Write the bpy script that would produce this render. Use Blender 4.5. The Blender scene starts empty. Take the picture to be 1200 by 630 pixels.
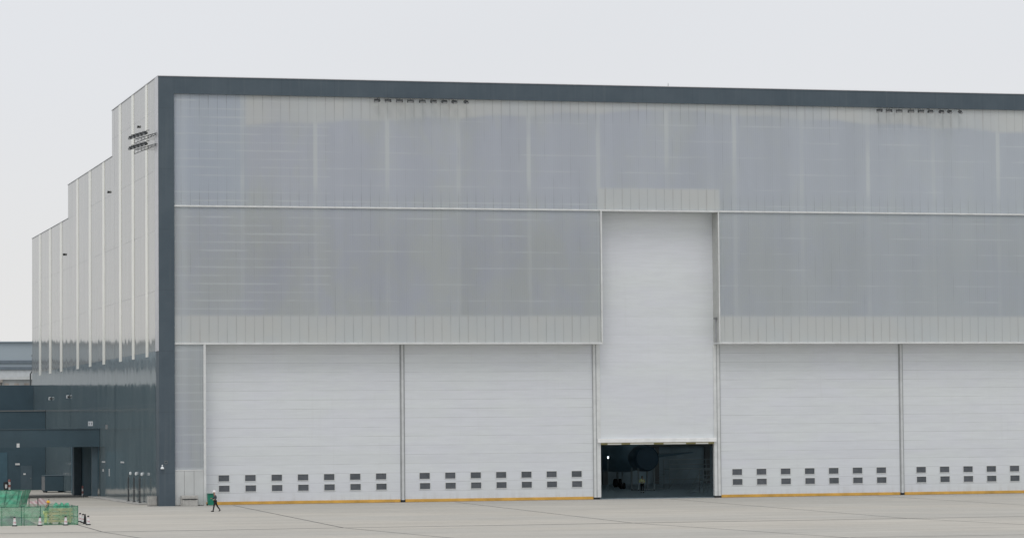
import bpy, bmesh, math, random
from mathutils import Vector, Matrix
random.seed(7)
PI = math.pi
scn = bpy.context.scene
COL = scn.collection

# ------------------------------------------------------------------ nodes
class NT:
    def __init__(s, nt): s.nt = nt
    def new(s, t, **kw):
        n = s.nt.nodes.new(t)
        for k, v in kw.items(): setattr(n, k, v)
        return n
    def put(s, sock, v):
        if hasattr(v, 'is_output'): s.nt.links.new(v, sock)
        else: sock.default_value = v
    def m(s, op, a, b=0.0, c=0.0, clamp=False):
        n = s.new('ShaderNodeMath', operation=op, use_clamp=clamp)
        s.put(n.inputs[0], a); s.put(n.inputs[1], b); s.put(n.inputs[2], c)
        return n.outputs[0]
    def add(s, a, b): return s.m('ADD', a, b)
    def sub(s, a, b): return s.m('SUBTRACT', a, b)
    def mul(s, a, b): return s.m('MULTIPLY', a, b)
    def gt(s, a, b): return s.m('GREATER_THAN', a, b)
    def lt(s, a, b): return s.m('LESS_THAN', a, b)
    def band(s, v, lo, hi, soft=0.02):      # soft 1 between lo and hi
        return s.mul(s.ramp(v, lo - soft, lo + soft), s.ramp(v, hi + soft, hi - soft))
    def ramp(s, v, a, b, lo=0.0, hi=1.0):
        n = s.new('ShaderNodeMapRange', interpolation_type='SMOOTHSTEP')
        s.put(n.inputs['Value'], v)
        for k, x in (('From Min', a), ('From Max', b), ('To Min', lo), ('To Max', hi)): s.put(n.inputs[k], x)
        return n.outputs[0]
    def line(s, v, per, off, w, soft=0.02):  # periodic thin line
        p = s.m('PINGPONG', s.m('DIVIDE', s.sub(v, off), per), 0.5)
        return s.ramp(s.mul(p, per), w + soft, max(w - soft, 0.0))
    def noise(s, vec, scale, detail=3.0, rough=0.5):
        n = s.new('ShaderNodeTexNoise'); s.put(n.inputs['Vector'], vec)
        n.inputs['Scale'].default_value = scale; n.inputs['Detail'].default_value = detail
        n.inputs['Roughness'].default_value = rough
        return n.outputs['Fac']
    def vec(s, x, y, z):
        n = s.new('ShaderNodeCombineXYZ')
        for i, v in enumerate((x, y, z)): s.put(n.inputs[i], v)
        return n.outputs[0]
    def mix(s, f, a, b):
        n = s.new('ShaderNodeMix', data_type='RGBA', clamp_factor=True)
        s.put(n.inputs[0], f)
        for i, v in ((6, a), (7, b)):
            s.put(n.inputs[i], v if hasattr(v, 'is_output') else (*v[:3], 1.0))
        return n.outputs[2]
    def scale(s, c, f):      # colour * float
        n = s.new('ShaderNodeVectorMath', operation='SCALE')
        s.put(n.inputs[0], c if hasattr(c, 'is_output') else tuple(c[:3])); s.put(n.inputs[3], f)
        return n.outputs[0]
    def xyz(s):
        g = s.new('ShaderNodeNewGeometry'); x = s.new('ShaderNodeSeparateXYZ')
        s.nt.links.new(g.outputs['Position'], x.inputs[0])
        return x.outputs[0], x.outputs[1], x.outputs[2], g.outputs['Position']
    def bump(s, h, strength, dist=0.02):
        b = s.new('ShaderNodeBump'); b.inputs['Strength'].default_value = strength
        b.inputs['Distance'].default_value = dist
        s.put(b.inputs['Height'], h)
        return b.outputs[0]

def material(name, color=(0.5, 0.5, 0.5), rough=0.6, metal=0.0, spec=0.5, fn=None, var=0.08, vs=1.5):
    mt = bpy.data.materials.new(name); mt.use_nodes = True
    nt = mt.node_tree; b = nt.nodes['Principled BSDF']
    b.inputs['Roughness'].default_value = rough; b.inputs['Metallic'].default_value = metal
    b.inputs['Specular IOR Level'].default_value = spec
    N = NT(nt)
    if fn: fn(N, b)
    else:
        tc = N.new('ShaderNodeTexCoord')
        n = N.noise(tc.outputs['Object'], vs, 4.0, 0.6)
        N.put(b.inputs['Base Color'], N.scale(color, N.ramp(n, 0.25, 0.75, 1 - var, 1 + var)))
    return mt

def flat(name, color, rough=0.6, **kw): return material(name, color, rough, **kw)

# ---- polycarbonate facade: translucent ribbed sheets with girts and columns showing through
def f_poly(N, b):
    x, y, z, P = N.xyz()
    cell = N.m('FLOOR', N.m('DIVIDE', N.sub(x, 0.45), 0.862))
    wn = N.new('ShaderNodeTexWhiteNoise', noise_dimensions='1D'); N.put(wn.inputs['W'], cell)
    big = N.noise(N.vec(N.mul(x, 1.6), 0.0, N.mul(z, 0.35)), 0.16, 5.0, 0.65)
    blue = N.add(N.mul(N.noise(N.vec(x, 3.0, N.mul(z, 0.55)), 0.2, 5.0, 0.7), 0.8), N.ramp(N.m('ABSOLUTE', N.sub(z, 32.5)), 6.0, 2.0, 0.06, 0.16))
    col = N.mix(N.ramp(blue, 0.35, 0.62), (0.402, 0.424, 0.428), (0.386, 0.408, 0.462))  # patchy lilac-blue reflection mixed into the sheet colour
    col = N.mix(N.ramp(x, 25.0, 80.0, 0.0, 0.55), col, (0.386, 0.418, 0.460))
    col = N.mix(N.mul(N.ramp(x, 9.0, 7.6), N.ramp(z, 27.0, 30.0, 0.15, 0.75)), col, (0.362, 0.405, 0.470))
    bay = N.new('ShaderNodeTexWhiteNoise', noise_dimensions='1D'); N.put(bay.inputs['W'], N.m('FLOOR', N.m('DIVIDE', N.sub(x, 0.92), 6.98)))
    flute = N.m('PINGPONG', N.m('DIVIDE', x, 0.2155), 0.5)
    k = N.mul(N.ramp(big, 0.3, 0.7, 0.968, 1.035), N.add(0.972, N.mul(bay.outputs['Value'], 0.05)))
    k = N.mul(k, N.add(0.975, N.mul(flute, 0.10)))
    k = N.mul(k, N.ramp(N.m('ABSOLUTE', N.sub(z, 23.0)), 0.0, 5.0, 0.985, 1.012))
    k = N.mul(k, N.add(0.982, N.mul(wn.outputs['Value'], 0.036)))
    # upper register a little lighter and bluer
    k = N.mul(k, N.ramp(z, 27.9, 28.3, 1.0, 1.045))
    k = N.mul(k, N.ramp(z, 28.2, 30.0, 0.955, 1.0))
    col = N.scale(col, k)
    # light bands where an opaque backing stands behind the sheet
    low = N.mul(N.band(z, 15.0, 17.70, 0.22), N.gt(x, 1.3))
    mid = N.mul(N.band(z, 28.0, 30.10, 0.2), N.band(x, 42.8, 55.25, 0.15))
    edge = N.m('MINIMUM', N.add(35.45, N.mul(N.sub(x, 8.2), 0.050)), N.sub(37.75, N.mul(N.sub(x, 45.0), 0.042)))
    step = N.mul(N.m('PINGPONG', N.m('DIVIDE', N.sub(x, 1.2), 6.98), 0.5), 0.5)
    topd = N.sub(z, N.add(edge, step))
    top = N.mul(N.ramp(topd, -0.12, 0.35), N.ramp(x, 8.0, 8.5))
    top = N.mul(top, N.ramp(N.noise(N.vec(x, 9.0, 0.0), 0.12, 2.0), 0.35, 0.6, 0.55, 1.0))
    light = N.m('MAXIMUM', N.m('MAXIMUM', low, mid), N.mul(top, 1.0))
    lcol = N.mix(N.ramp(N.noise(N.vec(x, 1.0, z), 0.2, 2.0), 0.35, 0.65), (0.530, 0.538, 0.524), (0.505, 0.526, 0.530))
    col = N.mix(N.mul(light, 0.82), col, lcol)
    # vertical seams, dark, much clearer in the light bands and near the register edges
    seam = N.line(x, 0.862, 0.45, 0.035, 0.03)
    sn = N.noise(N.vec(N.mul(x, 3.0), 5.0, N.mul(z, 0.35)), 0.8, 3.0)
    edgefade = N.m('MAXIMUM', N.ramp(z, 35.5, 37.6), N.m('MULTIPLY', N.ramp(z, 30.2, 28.4), N.gt(z, 28.0)))
    amt = N.m('MAXIMUM', N.mul(light, 0.85), N.mul(edgefade, 0.85))
    amt = N.m('MAXIMUM', amt, N.mul(N.ramp(sn, 0.45, 0.7), 0.42))
    col = N.scale(col, N.sub(1.0, N.mul(N.mul(seam, amt), N.ramp(sn, 0.3, 0.65, 0.15, 0.42))))
    rust = N.mul(N.line(x, 1.724, 0.45, 0.12, 0.1), N.mul(light, N.ramp(sn, 0.5, 0.62)))
    col = N.mix(N.mul(rust, 0.2), col, (0.44, 0.40, 0.38))
    # girts seen through: pale broken horizontal lines, twice as dense at the left
    gn = N.noise(N.vec(N.mul(x, 0.35), 2.0, N.mul(z, 2.2)), 0.6, 3.0, 0.6)
    left = N.lt(x, 16.4)
    g1 = N.line(z, 1.565, 0.335, 0.075, 0.045); g2 = N.line(z, 0.7825, 0.335, 0.065, 0.04)
    g = N.add(N.mul(g1, N.ramp(gn, 0.42, 0.66, 0.0, 1.0)), N.mul(N.mul(g2, left), N.ramp(gn, 0.38, 0.62, 0.1, 1.0)))
    g = N.mul(N.m('MINIMUM', g, 1.0), N.sub(1.0, light))
    col = N.mix(N.mul(g, 0.36), col, (0.57, 0.60, 0.62))
    # columns seen through
    cn = N.noise(N.vec(x, 7.0, N.mul(z, 0.4)), 0.5, 2.0)
    c = N.line(x, 6.98, 1.0, 0.20, 0.08)
    c2 = N.line(x, 6.98, 0.92, 0.95, 0.75)
    c = N.add(N.mul(c, 0.85), N.mul(c2, 0.10))
    c = N.mul(c, N.ramp(z, 28.8, 30.5, 0.35, 1.0)); c = N.mul(c, N.ramp(cn, 0.3, 0.62, 0.3, 1.0))
    col = N.mix(N.mul(N.mul(c, N.sub(1.0, N.mul(light, 0.6))), 0.66), col, (0.545, 0.575, 0.575))
    # first bay edge at the left
    col = N.mix(N.mul(N.band(x, 1.9, 2.7, 0.35), 0.25), col, (0.54, 0.58, 0.61))
    N.put(b.inputs['Base Color'], N.scale(col, 1.71))
    N.put(b.inputs['Normal'], N.bump(N.noise(N.vec(N.mul(x, 2.0), y, N.mul(z, 0.25)), 1.2, 2.0), 0.15, 0.02))
    # the sheets let some daylight through into the bay
    tr = N.new('ShaderNodeBsdfTranslucent'); tr.inputs['Color'].default_value = (0.90, 1.0, 1.0, 1)
    mx = N.new('ShaderNodeMixShader'); mx.inputs[0].default_value = 0.46
    out = N.nt.nodes['Material Output']
    N.nt.links.new(b.outputs[0], mx.inputs[1]); N.nt.links.new(tr.outputs[0], mx.inputs[2]); N.nt.links.new(mx.outputs[0], out.inputs[0])

def f_door(N, b, strong=1.0):
    x, y, z, P = N.xyz()
    n1 = N.noise(N.vec(N.mul(x, 0.35), 0.0, z), 0.35, 4.0, 0.6)
    n2 = N.noise(N.vec(N.mul(x, 0.5), 4.0, N.mul(z, 4.0)), 0.9, 3.0, 0.6)
    row = N.m('FLOOR', N.m('DIVIDE', N.sub(z, 0.195), 0.872))
    wn = N.new('ShaderNodeTexWhiteNoise', noise_dimensions='1D'); N.put(wn.inputs['W'], row)
    col = N.mix(N.ramp(n1, 0.35, 0.65), (0.680, 0.712, 0.730), (0.674, 0.698, 0.740))
    k = N.mul(N.ramp(n2, 0.3, 0.7, 0.975, 1.025), N.add(0.985, N.mul(wn.outputs['Value'], 0.03)))
    col = N.scale(col, k)
    seam = N.line(z, 0.872, 0.195, 0.022, 0.02)
    sn = N.ramp(N.noise(N.vec(N.mul(x, 0.3), 6.0, N.mul(z, 1.5)), 0.7, 3.0), 0.3, 0.65, 0.15, 1.0)
    lite = N.line(z, 0.872, 0.235, 0.02, 0.02)
    col = N.scale(col, N.sub(1.0, N.mul(N.mul(seam, sn), 0.27 * strong)))
    col = N.mix(N.mul(N.mul(lite, sn), 0.35 * strong), col, (0.80, 0.82, 0.83))
    # grime running down and splashing up from the apron
    gr = N.noise(N.vec(N.mul(x, 2.5), 8.0, N.mul(z, 0.15)), 0.8, 4.0, 0.65)
    col = N.mix(N.mul(N.ramp(gr, 0.55, 0.8), 0.12), col, (0.50, 0.51, 0.50))
    col = N.mix(N.mul(N.ramp(z, 1.3, 0.0), N.ramp(gr, 0.4, 0.7, 0.0, 0.4)), col, (0.47, 0.46, 0.44))
    N.put(b.inputs['Base Color'], col)
    h = N.noise(N.vec(N.mul(x, 0.4), 1.0, N.mul(z, 1.2)), 0.8, 2.0)
    N.put(b.inputs['Normal'], N.bump(N.sub(h, N.mul(seam, 0.5)), 0.25, 0.03))

def tilt(N, y, z):       # every cladding sheet hangs a little out of true, so reflections break at the joints
    wn = N.new('ShaderNodeTexWhiteNoise', noise_dimensions='1D'); N.put(wn.inputs['W'], N.m('FLOOR', N.m('DIVIDE', y, 1.15)))
    return N.mul(z, N.mul(N.sub(wn.outputs['Value'], 0.5), 0.010))

def f_side_light(N, b):
    x, y, z, P = N.xyz()
    rib = N.m('PINGPONG', N.m('DIVIDE', y, 0.3), 0.5)
    n = N.noise(N.vec(0.0, N.mul(y, 1.5), N.mul(z, 0.12)), 0.6, 4.0, 0.6)
    n2 = N.noise(N.vec(0.0, N.mul(y, 0.25), N.mul(z, 0.25)), 0.25, 3.0)
    col = N.mix(N.ramp(n2, 0.35, 0.65), (0.330, 0.330, 0.308), (0.302, 0.306, 0.290))
    col = N.scale(col, N.mul(N.ramp(n, 0.3, 0.7, 0.93, 1.05), N.add(0.965, N.mul(rib, 0.12))))
    # joints
    jn = N.ramp(N.noise(N.vec(0.0, N.mul(y, 0.4), z), 0.4, 2.0), 0.35, 0.6, 0.25, 1.0)
    j = N.m('MAXIMUM', N.line(z, 5.67, 14.38, 0.05, 0.04), N.mul(N.m('MAXIMUM', N.band(y, 30.0, 30.55, 0.1), N.band(y, 67.9, 68.4, 0.12)), 0.9))
    j = N.m('MAXIMUM', j, N.mul(N.band(y, 2.0, 2.3, 0.05), 0.8))
    col = N.scale(col, N.sub(1.0, N.mul(N.mul(j, jn), 0.6)))
    N.put(b.inputs['Base Color'], col)
    h = N.add(N.mul(N.noise(N.vec(0.0, N.mul(y, 1.1), N.mul(z, 0.10)), 1.0, 3.0), 0.012), N.mul(rib, 0.0008))
    N.put(b.inputs['Normal'], N.bump(N.add(h, tilt(N, y, z)), 1.0, 1.0))

def f_side_dark(N, b):
    x, y, z, P = N.xyz()
    n = N.noise(N.vec(0.0, N.mul(y, 1.2), N.mul(z, 0.3)), 0.5, 4.0, 0.6)
    col = N.mix(N.ramp(n, 0.3, 0.7), (0.120, 0.158, 0.172), (0.158, 0.200, 0.212))
    jl = N.m('MAXIMUM', N.band(z, 9.40, 9.52, 0.03), N.band(z, 2.38, 2.47, 0.02))
    jv = N.m('MAXIMUM', N.m('MAXIMUM', N.band(y, 30.0, 30.5, 0.08), N.band(y, 68.0, 68.5, 0.1)), N.band(y, 1.95, 2.15, 0.04))
    col = N.mix(N.mul(jl, 0.5), col, (0.20, 0.24, 0.26))
    col = N.scale(col, N.sub(1.0, N.mul(jv, 0.5)))
    N.put(b.inputs['Base Color'], col)
    N.put(b.inputs['Roughness'], N.ramp(n, 0.3, 0.7, 0.05, 0.11))
    h = N.mul(N.noise(N.vec(0.0, N.mul(y, 1.3), N.mul(z, 0.10)), 1.0, 3.0), 0.012)
    N.put(b.inputs['Normal'], N.bump(N.add(h, tilt(N, y, z)), 1.0, 1.0))

def f_frame(N, b):
    x, y, z, P = N.xyz()
    n = N.noise(N.vec(N.mul(x, 0.6), y, N.mul(z, 0.6)), 0.5, 4.0, 0.6)
    col = N.mix(N.ramp(n, 0.3, 0.7), (0.064, 0.090, 0.113), (0.080, 0.108, 0.132))
    j = N.m('MAXIMUM', N.mul(N.line(x, 5.1, 1.5, 0.03, 0.03), N.gt(z, 38.4)), N.mul(N.line(z, 5.67, 14.38, 0.03, 0.03), N.lt(x, 1.5)))
    col = N.scale(col, N.sub(1.0, N.mul(j, 0.14)))
    dr = N.noise(N.vec(N.mul(x, 3.0), y, N.mul(z, 0.08)), 1.0, 3.0)
    col = N.mix(N.mul(N.ramp(dr, 0.5, 0.8), 0.28), col, (0.13, 0.155, 0.17))
    N.put(b.inputs['Base Color'], col)

def f_ground(N, b):
    x, y, z, P = N.xyz()
    rx = N.add(N.mul(x, 0.966), N.mul(y, 0.0)); ry = y
    big = N.noise(N.vec(N.mul(x, 0.45), N.mul(y, 0.8), 0.0), 0.05, 5.0, 0.62)
    streak = N.noise(N.vec(N.mul(x, 0.16), N.mul(y, 1.1), 2.0), 0.4, 5.0, 0.65)
    fine = N.noise(P, 2.2, 5.0, 0.7)
    sx = N.m('FLOOR', N.m('DIVIDE', N.sub(N.add(x, N.mul(y, 0.065)), 6.9), 7.07)); sy = N.m('FLOOR', N.m('DIVIDE', N.add(y, 72.0), 7.2))
    wn = N.new('ShaderNodeTexWhiteNoise', noise_dimensions='2D'); N.put(wn.inputs['Vector'], N.vec(sx, sy, 0.0))
    col = N.mix(N.ramp(big, 0.35, 0.65), (0.520, 0.492, 0.436), (0.470, 0.456, 0.416))
    k = N.mul(N.ramp(streak, 0.3, 0.72, 0.90, 1.06), N.ramp(fine, 0.3, 0.7, 0.95, 1.04))
    k = N.mul(k, N.add(0.97, N.mul(wn.outputs['Value'], 0.06)))
    col = N.scale(col, k)
    # stains and tyre wear
    st = N.noise(N.vec(N.mul(x, 0.3), N.mul(y, 0.9), 5.0), 0.18, 5.0, 0.7)
    col = N.mix(N.mul(N.ramp(st, 0.56, 0.75), 0.45), col, (0.36, 0.345, 0.31))
    # small contraction joints
    j = N.m('MAXIMUM', N.line(N.add(x, N.mul(y, 0.065)), 7.07, 6.9, 0.02, 0.03), N.line(y, 7.2, 0.0, 0.03, 0.04))
    col = N.scale(col, N.sub(1.0, N.mul(j, 0.14)))
    # shade and reflection at the foot of the doors, painted as a darker band
    near = N.mul(N.band(y, -7.0, 3.0, 3.0), N.gt(x, -1.0))
    dn = N.ramp(N.noise(N.vec(N.mul(x, 0.25), N.mul(y, 0.6), 8.0), 0.35, 4.0), 0.3, 0.65, 0.2, 1.0)
    col = N.mix(N.mul(N.mul(near, dn), 0.32), col, (0.33, 0.335, 0.34))
    # far away plain taxiways
    col = N.mix(N.ramp(y, 115.0, 190.0), col, (0.28, 0.29, 0.27))
    # painted floor inside the bay
    inside = N.mul(N.band(x, 1.0, 97.0, 0.05), N.band(y, 2.2, 107.0, 0.05))
    col = N.mix(inside, col, (0.40, 0.50, 0.56))
    N.put(b.inputs['Base Color'], col)
    N.put(b.inputs['Roughness'], N.ramp(inside, 0.0, 1.0, 0.85, 0.5))
    N.put(b.inputs['Normal'], N.bump(fine, 0.2, 0.02))

M = {}
M['poly'] = material('polycarbonate_sheet', rough=0.42, spec=0.4, fn=f_poly)
M['door'] = material('white_door_paint', rough=0.5, spec=0.35, fn=lambda N, b: f_door(N, b, 1.0))
M['tail'] = material('white_tail_door_paint', rough=0.55, spec=0.3, fn=lambda N, b: f_door(N, b, 0.16))
M['side_light'] = material('grey_metal_cladding', rough=0.06, spec=0.45, fn=f_side_light)
M['side_dark'] = material('slate_glossy_panels', rough=0.08, spec=0.8, fn=f_side_dark)
M['frame'] = material('slate_frame_paint', rough=0.5, spec=0.35, fn=f_frame)
M['ground'] = material('apron_concrete', rough=0.85, spec=0.3, fn=f_ground)
M['joint'] = flat('dark_joint_sealant', (0.10, 0.097, 0.093), 0.9, var=0.35)
M['white'] = flat('white_trim_paint', (0.66, 0.68, 0.68), 0.5)
M['bar'] = flat('clean_white_bar', (0.82, 0.83, 0.83), 0.4)
M['post'] = flat('grey_guide_rail', (0.58, 0.60, 0.61), 0.5)
M['rail_dark'] = flat('dark_guide_slot', (0.34, 0.355, 0.365), 0.6)
M['soffit'] = flat('grey_reveal', (0.46, 0.47, 0.455), 0.6)
M['strip'] = flat('pale_skylight_strip', (0.84, 0.84, 0.77), 0.25, vs=0.4, var=0.05)
M['trim'] = flat('silver_corner_trim', (0.56, 0.56, 0.59), 0.35, metal=0.3)
def f_pane(N, b):
    oi = N.new('ShaderNodeObjectInfo'); tc = N.new('ShaderNodeTexCoord'); sp = N.new('ShaderNodeSeparateXYZ'); N.nt.links.new(tc.outputs['Object'], sp.inputs[0])
    r = oi.outputs['Random']
    n = N.noise(N.vec(N.add(sp.outputs[0], N.mul(r, 40.0)), 0.0, sp.outputs[2]), 2.2, 3.0, 0.6)
    N.put(b.inputs['Base Color'], N.mix(N.add(N.mul(r, 0.45), N.ramp(n, 0.35, 0.65, 0.0, 0.5)), (0.068, 0.080, 0.092), (0.108, 0.118, 0.136)))
M['pane'] = material('dark_window_glass', rough=0.22, fn=f_pane)
M['yellow'] = flat('yellow_rubber_seal', (0.62, 0.36, 0.075), 0.7, vs=0.6, var=0.2)
M['olive'] = flat('olive_rubber_seal', (0.30, 0.27, 0.12), 0.7)
M['plain'] = flat('pale_grey_panel', (0.55, 0.57, 0.57), 0.55, vs=0.4)
M['roof'] = flat('grey_roof_sheet', (0.55, 0.57, 0.57), 0.7)
M['inside'] = flat('dark_interior_wall', (0.40, 0.50, 0.56), 0.7, vs=0.15, var=0.35)
M['annex'] = flat('blue_black_cladding', (0.050, 0.090, 0.116), 0.42, vs=0.3, var=0.12)
M['annex2'] = flat('slate_column_cladding', (0.078, 0.118, 0.145), 0.4)
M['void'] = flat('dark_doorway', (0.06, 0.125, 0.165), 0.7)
M['black'] = flat('black_rubber', (0.018, 0.018, 0.02), 0.7)
M['dgrey'] = flat('dark_grey_metal', (0.06, 0.066, 0.07), 0.55)
M['mgrey'] = flat('mid_grey_metal', (0.2, 0.21, 0.215), 0.5)
M['baymetal'] = flat('light_grey_bay_metal', (0.32, 0.37, 0.40), 0.5)
M['concrete'] = flat('cast_concrete', (0.42, 0.415, 0.395), 0.9, vs=2.5, var=0.15)
M['green'] = flat('green_plastic', (0.004, 0.20, 0.125), 0.45)
M['dgreen'] = flat('dark_green_plastic', (0.006, 0.12, 0.08), 0.5)
M['lens'] = flat('lamp_glass', (0.75, 0.78, 0.8), 0.25)
M['lampglass'] = flat('dark_lamp_glass', (0.36, 0.37, 0.38), 0.3)
M['sign'] = flat('white_sign_sheet', (0.72, 0.74, 0.75), 0.5)
M['wood'] = flat('raw_timber', (0.60, 0.50, 0.30), 0.8, vs=3.0, var=0.2)
M['red'] = flat('faded_red_plastic', (0.36, 0.15, 0.14), 0.5)
M['farwall'] = flat('hazy_blue_grey_cladding', (0.36, 0.42, 0.465), 0.7, vs=0.03)
M['farband'] = flat('hazy_slate_band', (0.15, 0.185, 0.22), 0.7)
M['farwhite'] = flat('hazy_pale_wall', (0.58, 0.61, 0.63), 0.7)
M['shed'] = flat('brown_shed_wall', (0.33, 0.30, 0.27), 0.8, vs=0.25, var=0.35)
M['shed2'] = flat('grey_shed_wall', (0.37, 0.385, 0.385), 0.8, vs=0.25, var=0.25)
M['skin'] = flat('skin', (0.42, 0.25, 0.18), 0.6)
M['hair'] = flat('black_hair', (0.015, 0.013, 0.012), 0.6)
M['navy'] = flat('dark_grey_jacket', (0.055, 0.07, 0.085), 0.8, vs=6, var=0.35)
M['trouser'] = flat('black_trousers', (0.014, 0.016, 0.02), 0.85)
M['hatw'] = flat('white_hard_hat', (0.8, 0.8, 0.8), 0.35)
M['haty'] = flat('yellow_hard_hat', (0.78, 0.46, 0.03), 0.35)
M['hivis'] = flat('yellow_hi_vis_cloth', (0.80, 0.86, 0.36), 0.8)
M['reflect'] = flat('silver_reflective_tape', (0.92, 0.94, 0.9), 0.4)
M['workgreen'] = flat('green_work_clothes', (0.03, 0.09, 0.06), 0.85)
M['aircraft'] = flat('dark_aircraft_paint', (0.05, 0.09, 0.13), 0.4)
M['aircraft2'] = flat('blue_aircraft_paint', (0.14, 0.22, 0.28), 0.4)

def f_net(N, b):
    pass
def net_material(name, color, alpha):
    mt = bpy.data.materials.new(name); mt.use_nodes = True
    nt = mt.node_tree; N = NT(nt); b = nt.nodes['Principled BSDF']
    x, y, z, P = N.xyz()
    n = N.noise(P, 2.2, 4.0, 0.6); f = N.noise(N.vec(N.mul(x, 1.0), y, N.mul(z, 2.4)), 1.1, 4.0, 0.6)
    N.put(b.inputs['Base Color'], N.scale(color, N.ramp(n, 0.3, 0.7, 0.7, 1.3)))
    b.inputs['Roughness'].default_value = 0.8
    N.put(b.inputs['Alpha'], N.ramp(f, 0.3, 0.7, alpha - 0.16, alpha + 0.16))
    return mt
M['net'] = net_material('green_debris_net', (0.13, 0.34, 0.21), 0.50)
M['net_thick'] = net_material('green_hoarding_fabric', (0.075, 0.33, 0.21), 0.88)
def tape_fn(N, b):
    tc = N.new('ShaderNodeTexCoord'); s = N.new('ShaderNodeSeparateXYZ'); N.nt.links.new(tc.outputs['Object'], s.inputs[0])
    st = N.gt(N.m('FRACT', N.mul(N.add(s.outputs[0], s.outputs[2]), 2.2)), 0.5)
    N.put(b.inputs['Base Color'], N.mix(st, (0.66, 0.58, 0.59), (0.56, 0.38, 0.40)))
M['tape'] = material('red_white_sheet', rough=0.6, fn=tape_fn)

# ------------------------------------------------------------------ meshes
class MB:
    def __init__(s): s.v = []; s.f = []; s.mi = []; s.mats = []
    def slot(s, m):
        if m not in s.mats: s.mats.append(m)
        return s.mats.index(m)
    def quad(s, pts, m):
        i = len(s.v); s.v += [tuple(p) for p in pts]; s.f.append(tuple(range(i, i + len(pts)))); s.mi.append(s.slot(m))
    def box(s, x0, x1, y0, y1, z0, z1, m, mat=None, top=None):
        if x1 < x0: x0, x1 = x1, x0
        if y1 < y0: y0, y1 = y1, y0
        i = len(s.v)
        t = top or 1.0; cx, cy = (x0 + x1) / 2, (y0 + y1) / 2
        pts = [(x0, y0, z0), (x1, y0, z0), (x1, y1, z0), (x0, y1, z0)] + [(cx + (x - cx) * t, cy + (y - cy) * t, z1) for x, y in ((x0, y0), (x1, y0), (x1, y1), (x0, y1))]
        if mat is not None: pts = [tuple(mat @ Vector(p)) for p in pts]
        s.v += pts
        for f in ((0, 3, 2, 1), (4, 5, 6, 7), (0, 1, 5, 4), (1, 2, 6, 5), (2, 3, 7, 6), (3, 0, 4, 7)):
            s.f.append(tuple(i + k for k in f)); s.mi.append(s.slot(m))
        return s
    def tube(s, pts, radii, m, n=10, cap=True):
        pts = [Vector(p) for p in pts]
        if not hasattr(radii, '__len__'): radii = [radii] * len(pts)
        base = len(s.v); k = s.slot(m)
        for j, p in enumerate(pts):
            d = (pts[min(j + 1, len(pts) - 1)] - pts[max(j - 1, 0)]).normalized()
            up = Vector((0, 0, 1)) if abs(d.z) < 0.9 else Vector((1, 0, 0))
            a = d.cross(up).normalized(); b = d.cross(a).normalized()
            for q in range(n):
                t = 2 * PI * q / n
                s.v.append(tuple(p + (a * math.cos(t) + b * math.sin(t)) * radii[j]))
        for j in range(len(pts) - 1):
            for q in range(n):
                r = (q + 1) % n
                s.f.append((base + j * n + q, base + j * n + r, base + (j + 1) * n + r, base + (j + 1) * n + q)); s.mi.append(k)
        if cap:
            s.f.append(tuple(base + q for q in range(n))[::-1]); s.mi.append(k)
            s.f.append(tuple(base + (len(pts) - 1) * n + q for q in range(n))); s.mi.append(k)
        return s
    def lathe(s, prof, m, n=20, c=(0, 0, 0), mat=None):      # prof: (radius, z)
        base = len(s.v); k = s.slot(m)
        for r, z in prof:
            for q in range(n):
                t = 2 * PI * q / n
                p = Vector((c[0] + r * math.cos(t), c[1] + r * math.sin(t), c[2] + z))
                s.v.append(tuple(mat @ p) if mat is not None else tuple(p))
        for j in range(len(prof) - 1):
            for q in range(n):
                r = (q + 1) % n
                s.f.append((base + j * n + q, base + j * n + r, base + (j + 1) * n + r, base + (j + 1) * n + q)); s.mi.append(k)
        for j in (0, len(prof) - 1):
            if prof[j][0] > 1e-4:
                f = tuple(base + j * n + q for q in range(n))
                s.f.append(f[::-1] if j == 0 else f); s.mi.append(k)
        return s
    def build(s, name, parent=None, smooth=False, bevel=0.0):
        me = bpy.data.meshes.new(name); me.from_pydata(s.v, [], s.f)
        for m in s.mats: me.materials.append(m)
        me.polygons.foreach_set('material_index', s.mi)
        bm = bmesh.new(); bm.from_mesh(me)
        if smooth: bmesh.ops.remove_doubles(bm, verts=bm.verts, dist=1e-5)
        bmesh.ops.recalc_face_normals(bm, faces=bm.faces)
        bm.to_mesh(me); bm.free()
        if smooth: me.shade_smooth() if hasattr(me, 'shade_smooth') else None
        o = bpy.data.objects.new(name, me); COL.objects.link(o)
        if smooth and hasattr(me, 'set_sharp_from_angle'): me.set_sharp_from_angle(angle=math.radians(40))
        if parent: o.parent = parent
        if bevel:
            b = o.modifiers.new('bevel', 'BEVEL'); b.width = bevel; b.segments = 2; b.limit_method = 'ANGLE'
        return o

def tag(o, label, cat, group=None):
    o['label'] = label; o['category'] = cat
    if group: o['group'] = group
    return o
def thing(name, label, cat, loc=(0, 0, 0), rz=0.0, group=None):
    o = bpy.data.objects.new(name, None); COL.objects.link(o); o.empty_display_size = 0.3
    o.location = loc; o.rotation_euler = (0, 0, rz)
    return tag(o, label, cat, group)
def dup(root, loc, label, rz=None, group=None):
    r = root.copy(); COL.objects.link(r); r.location = loc; r['label'] = label
    if rz is not None: r.rotation_euler = (r.rotation_euler[0], r.rotation_euler[1], rz)
    if group: r['group'] = group
    for ch in list(root.children):
        c = ch.copy(); COL.objects.link(c); c.parent = r
        for g in list(ch.children):
            d = g.copy(); COL.objects.link(d); d.parent = c
    return r

ORD = ['first', 'second', 'third', 'fourth', 'fifth', 'sixth', 'seventh', 'eighth', 'ninth']

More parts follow.
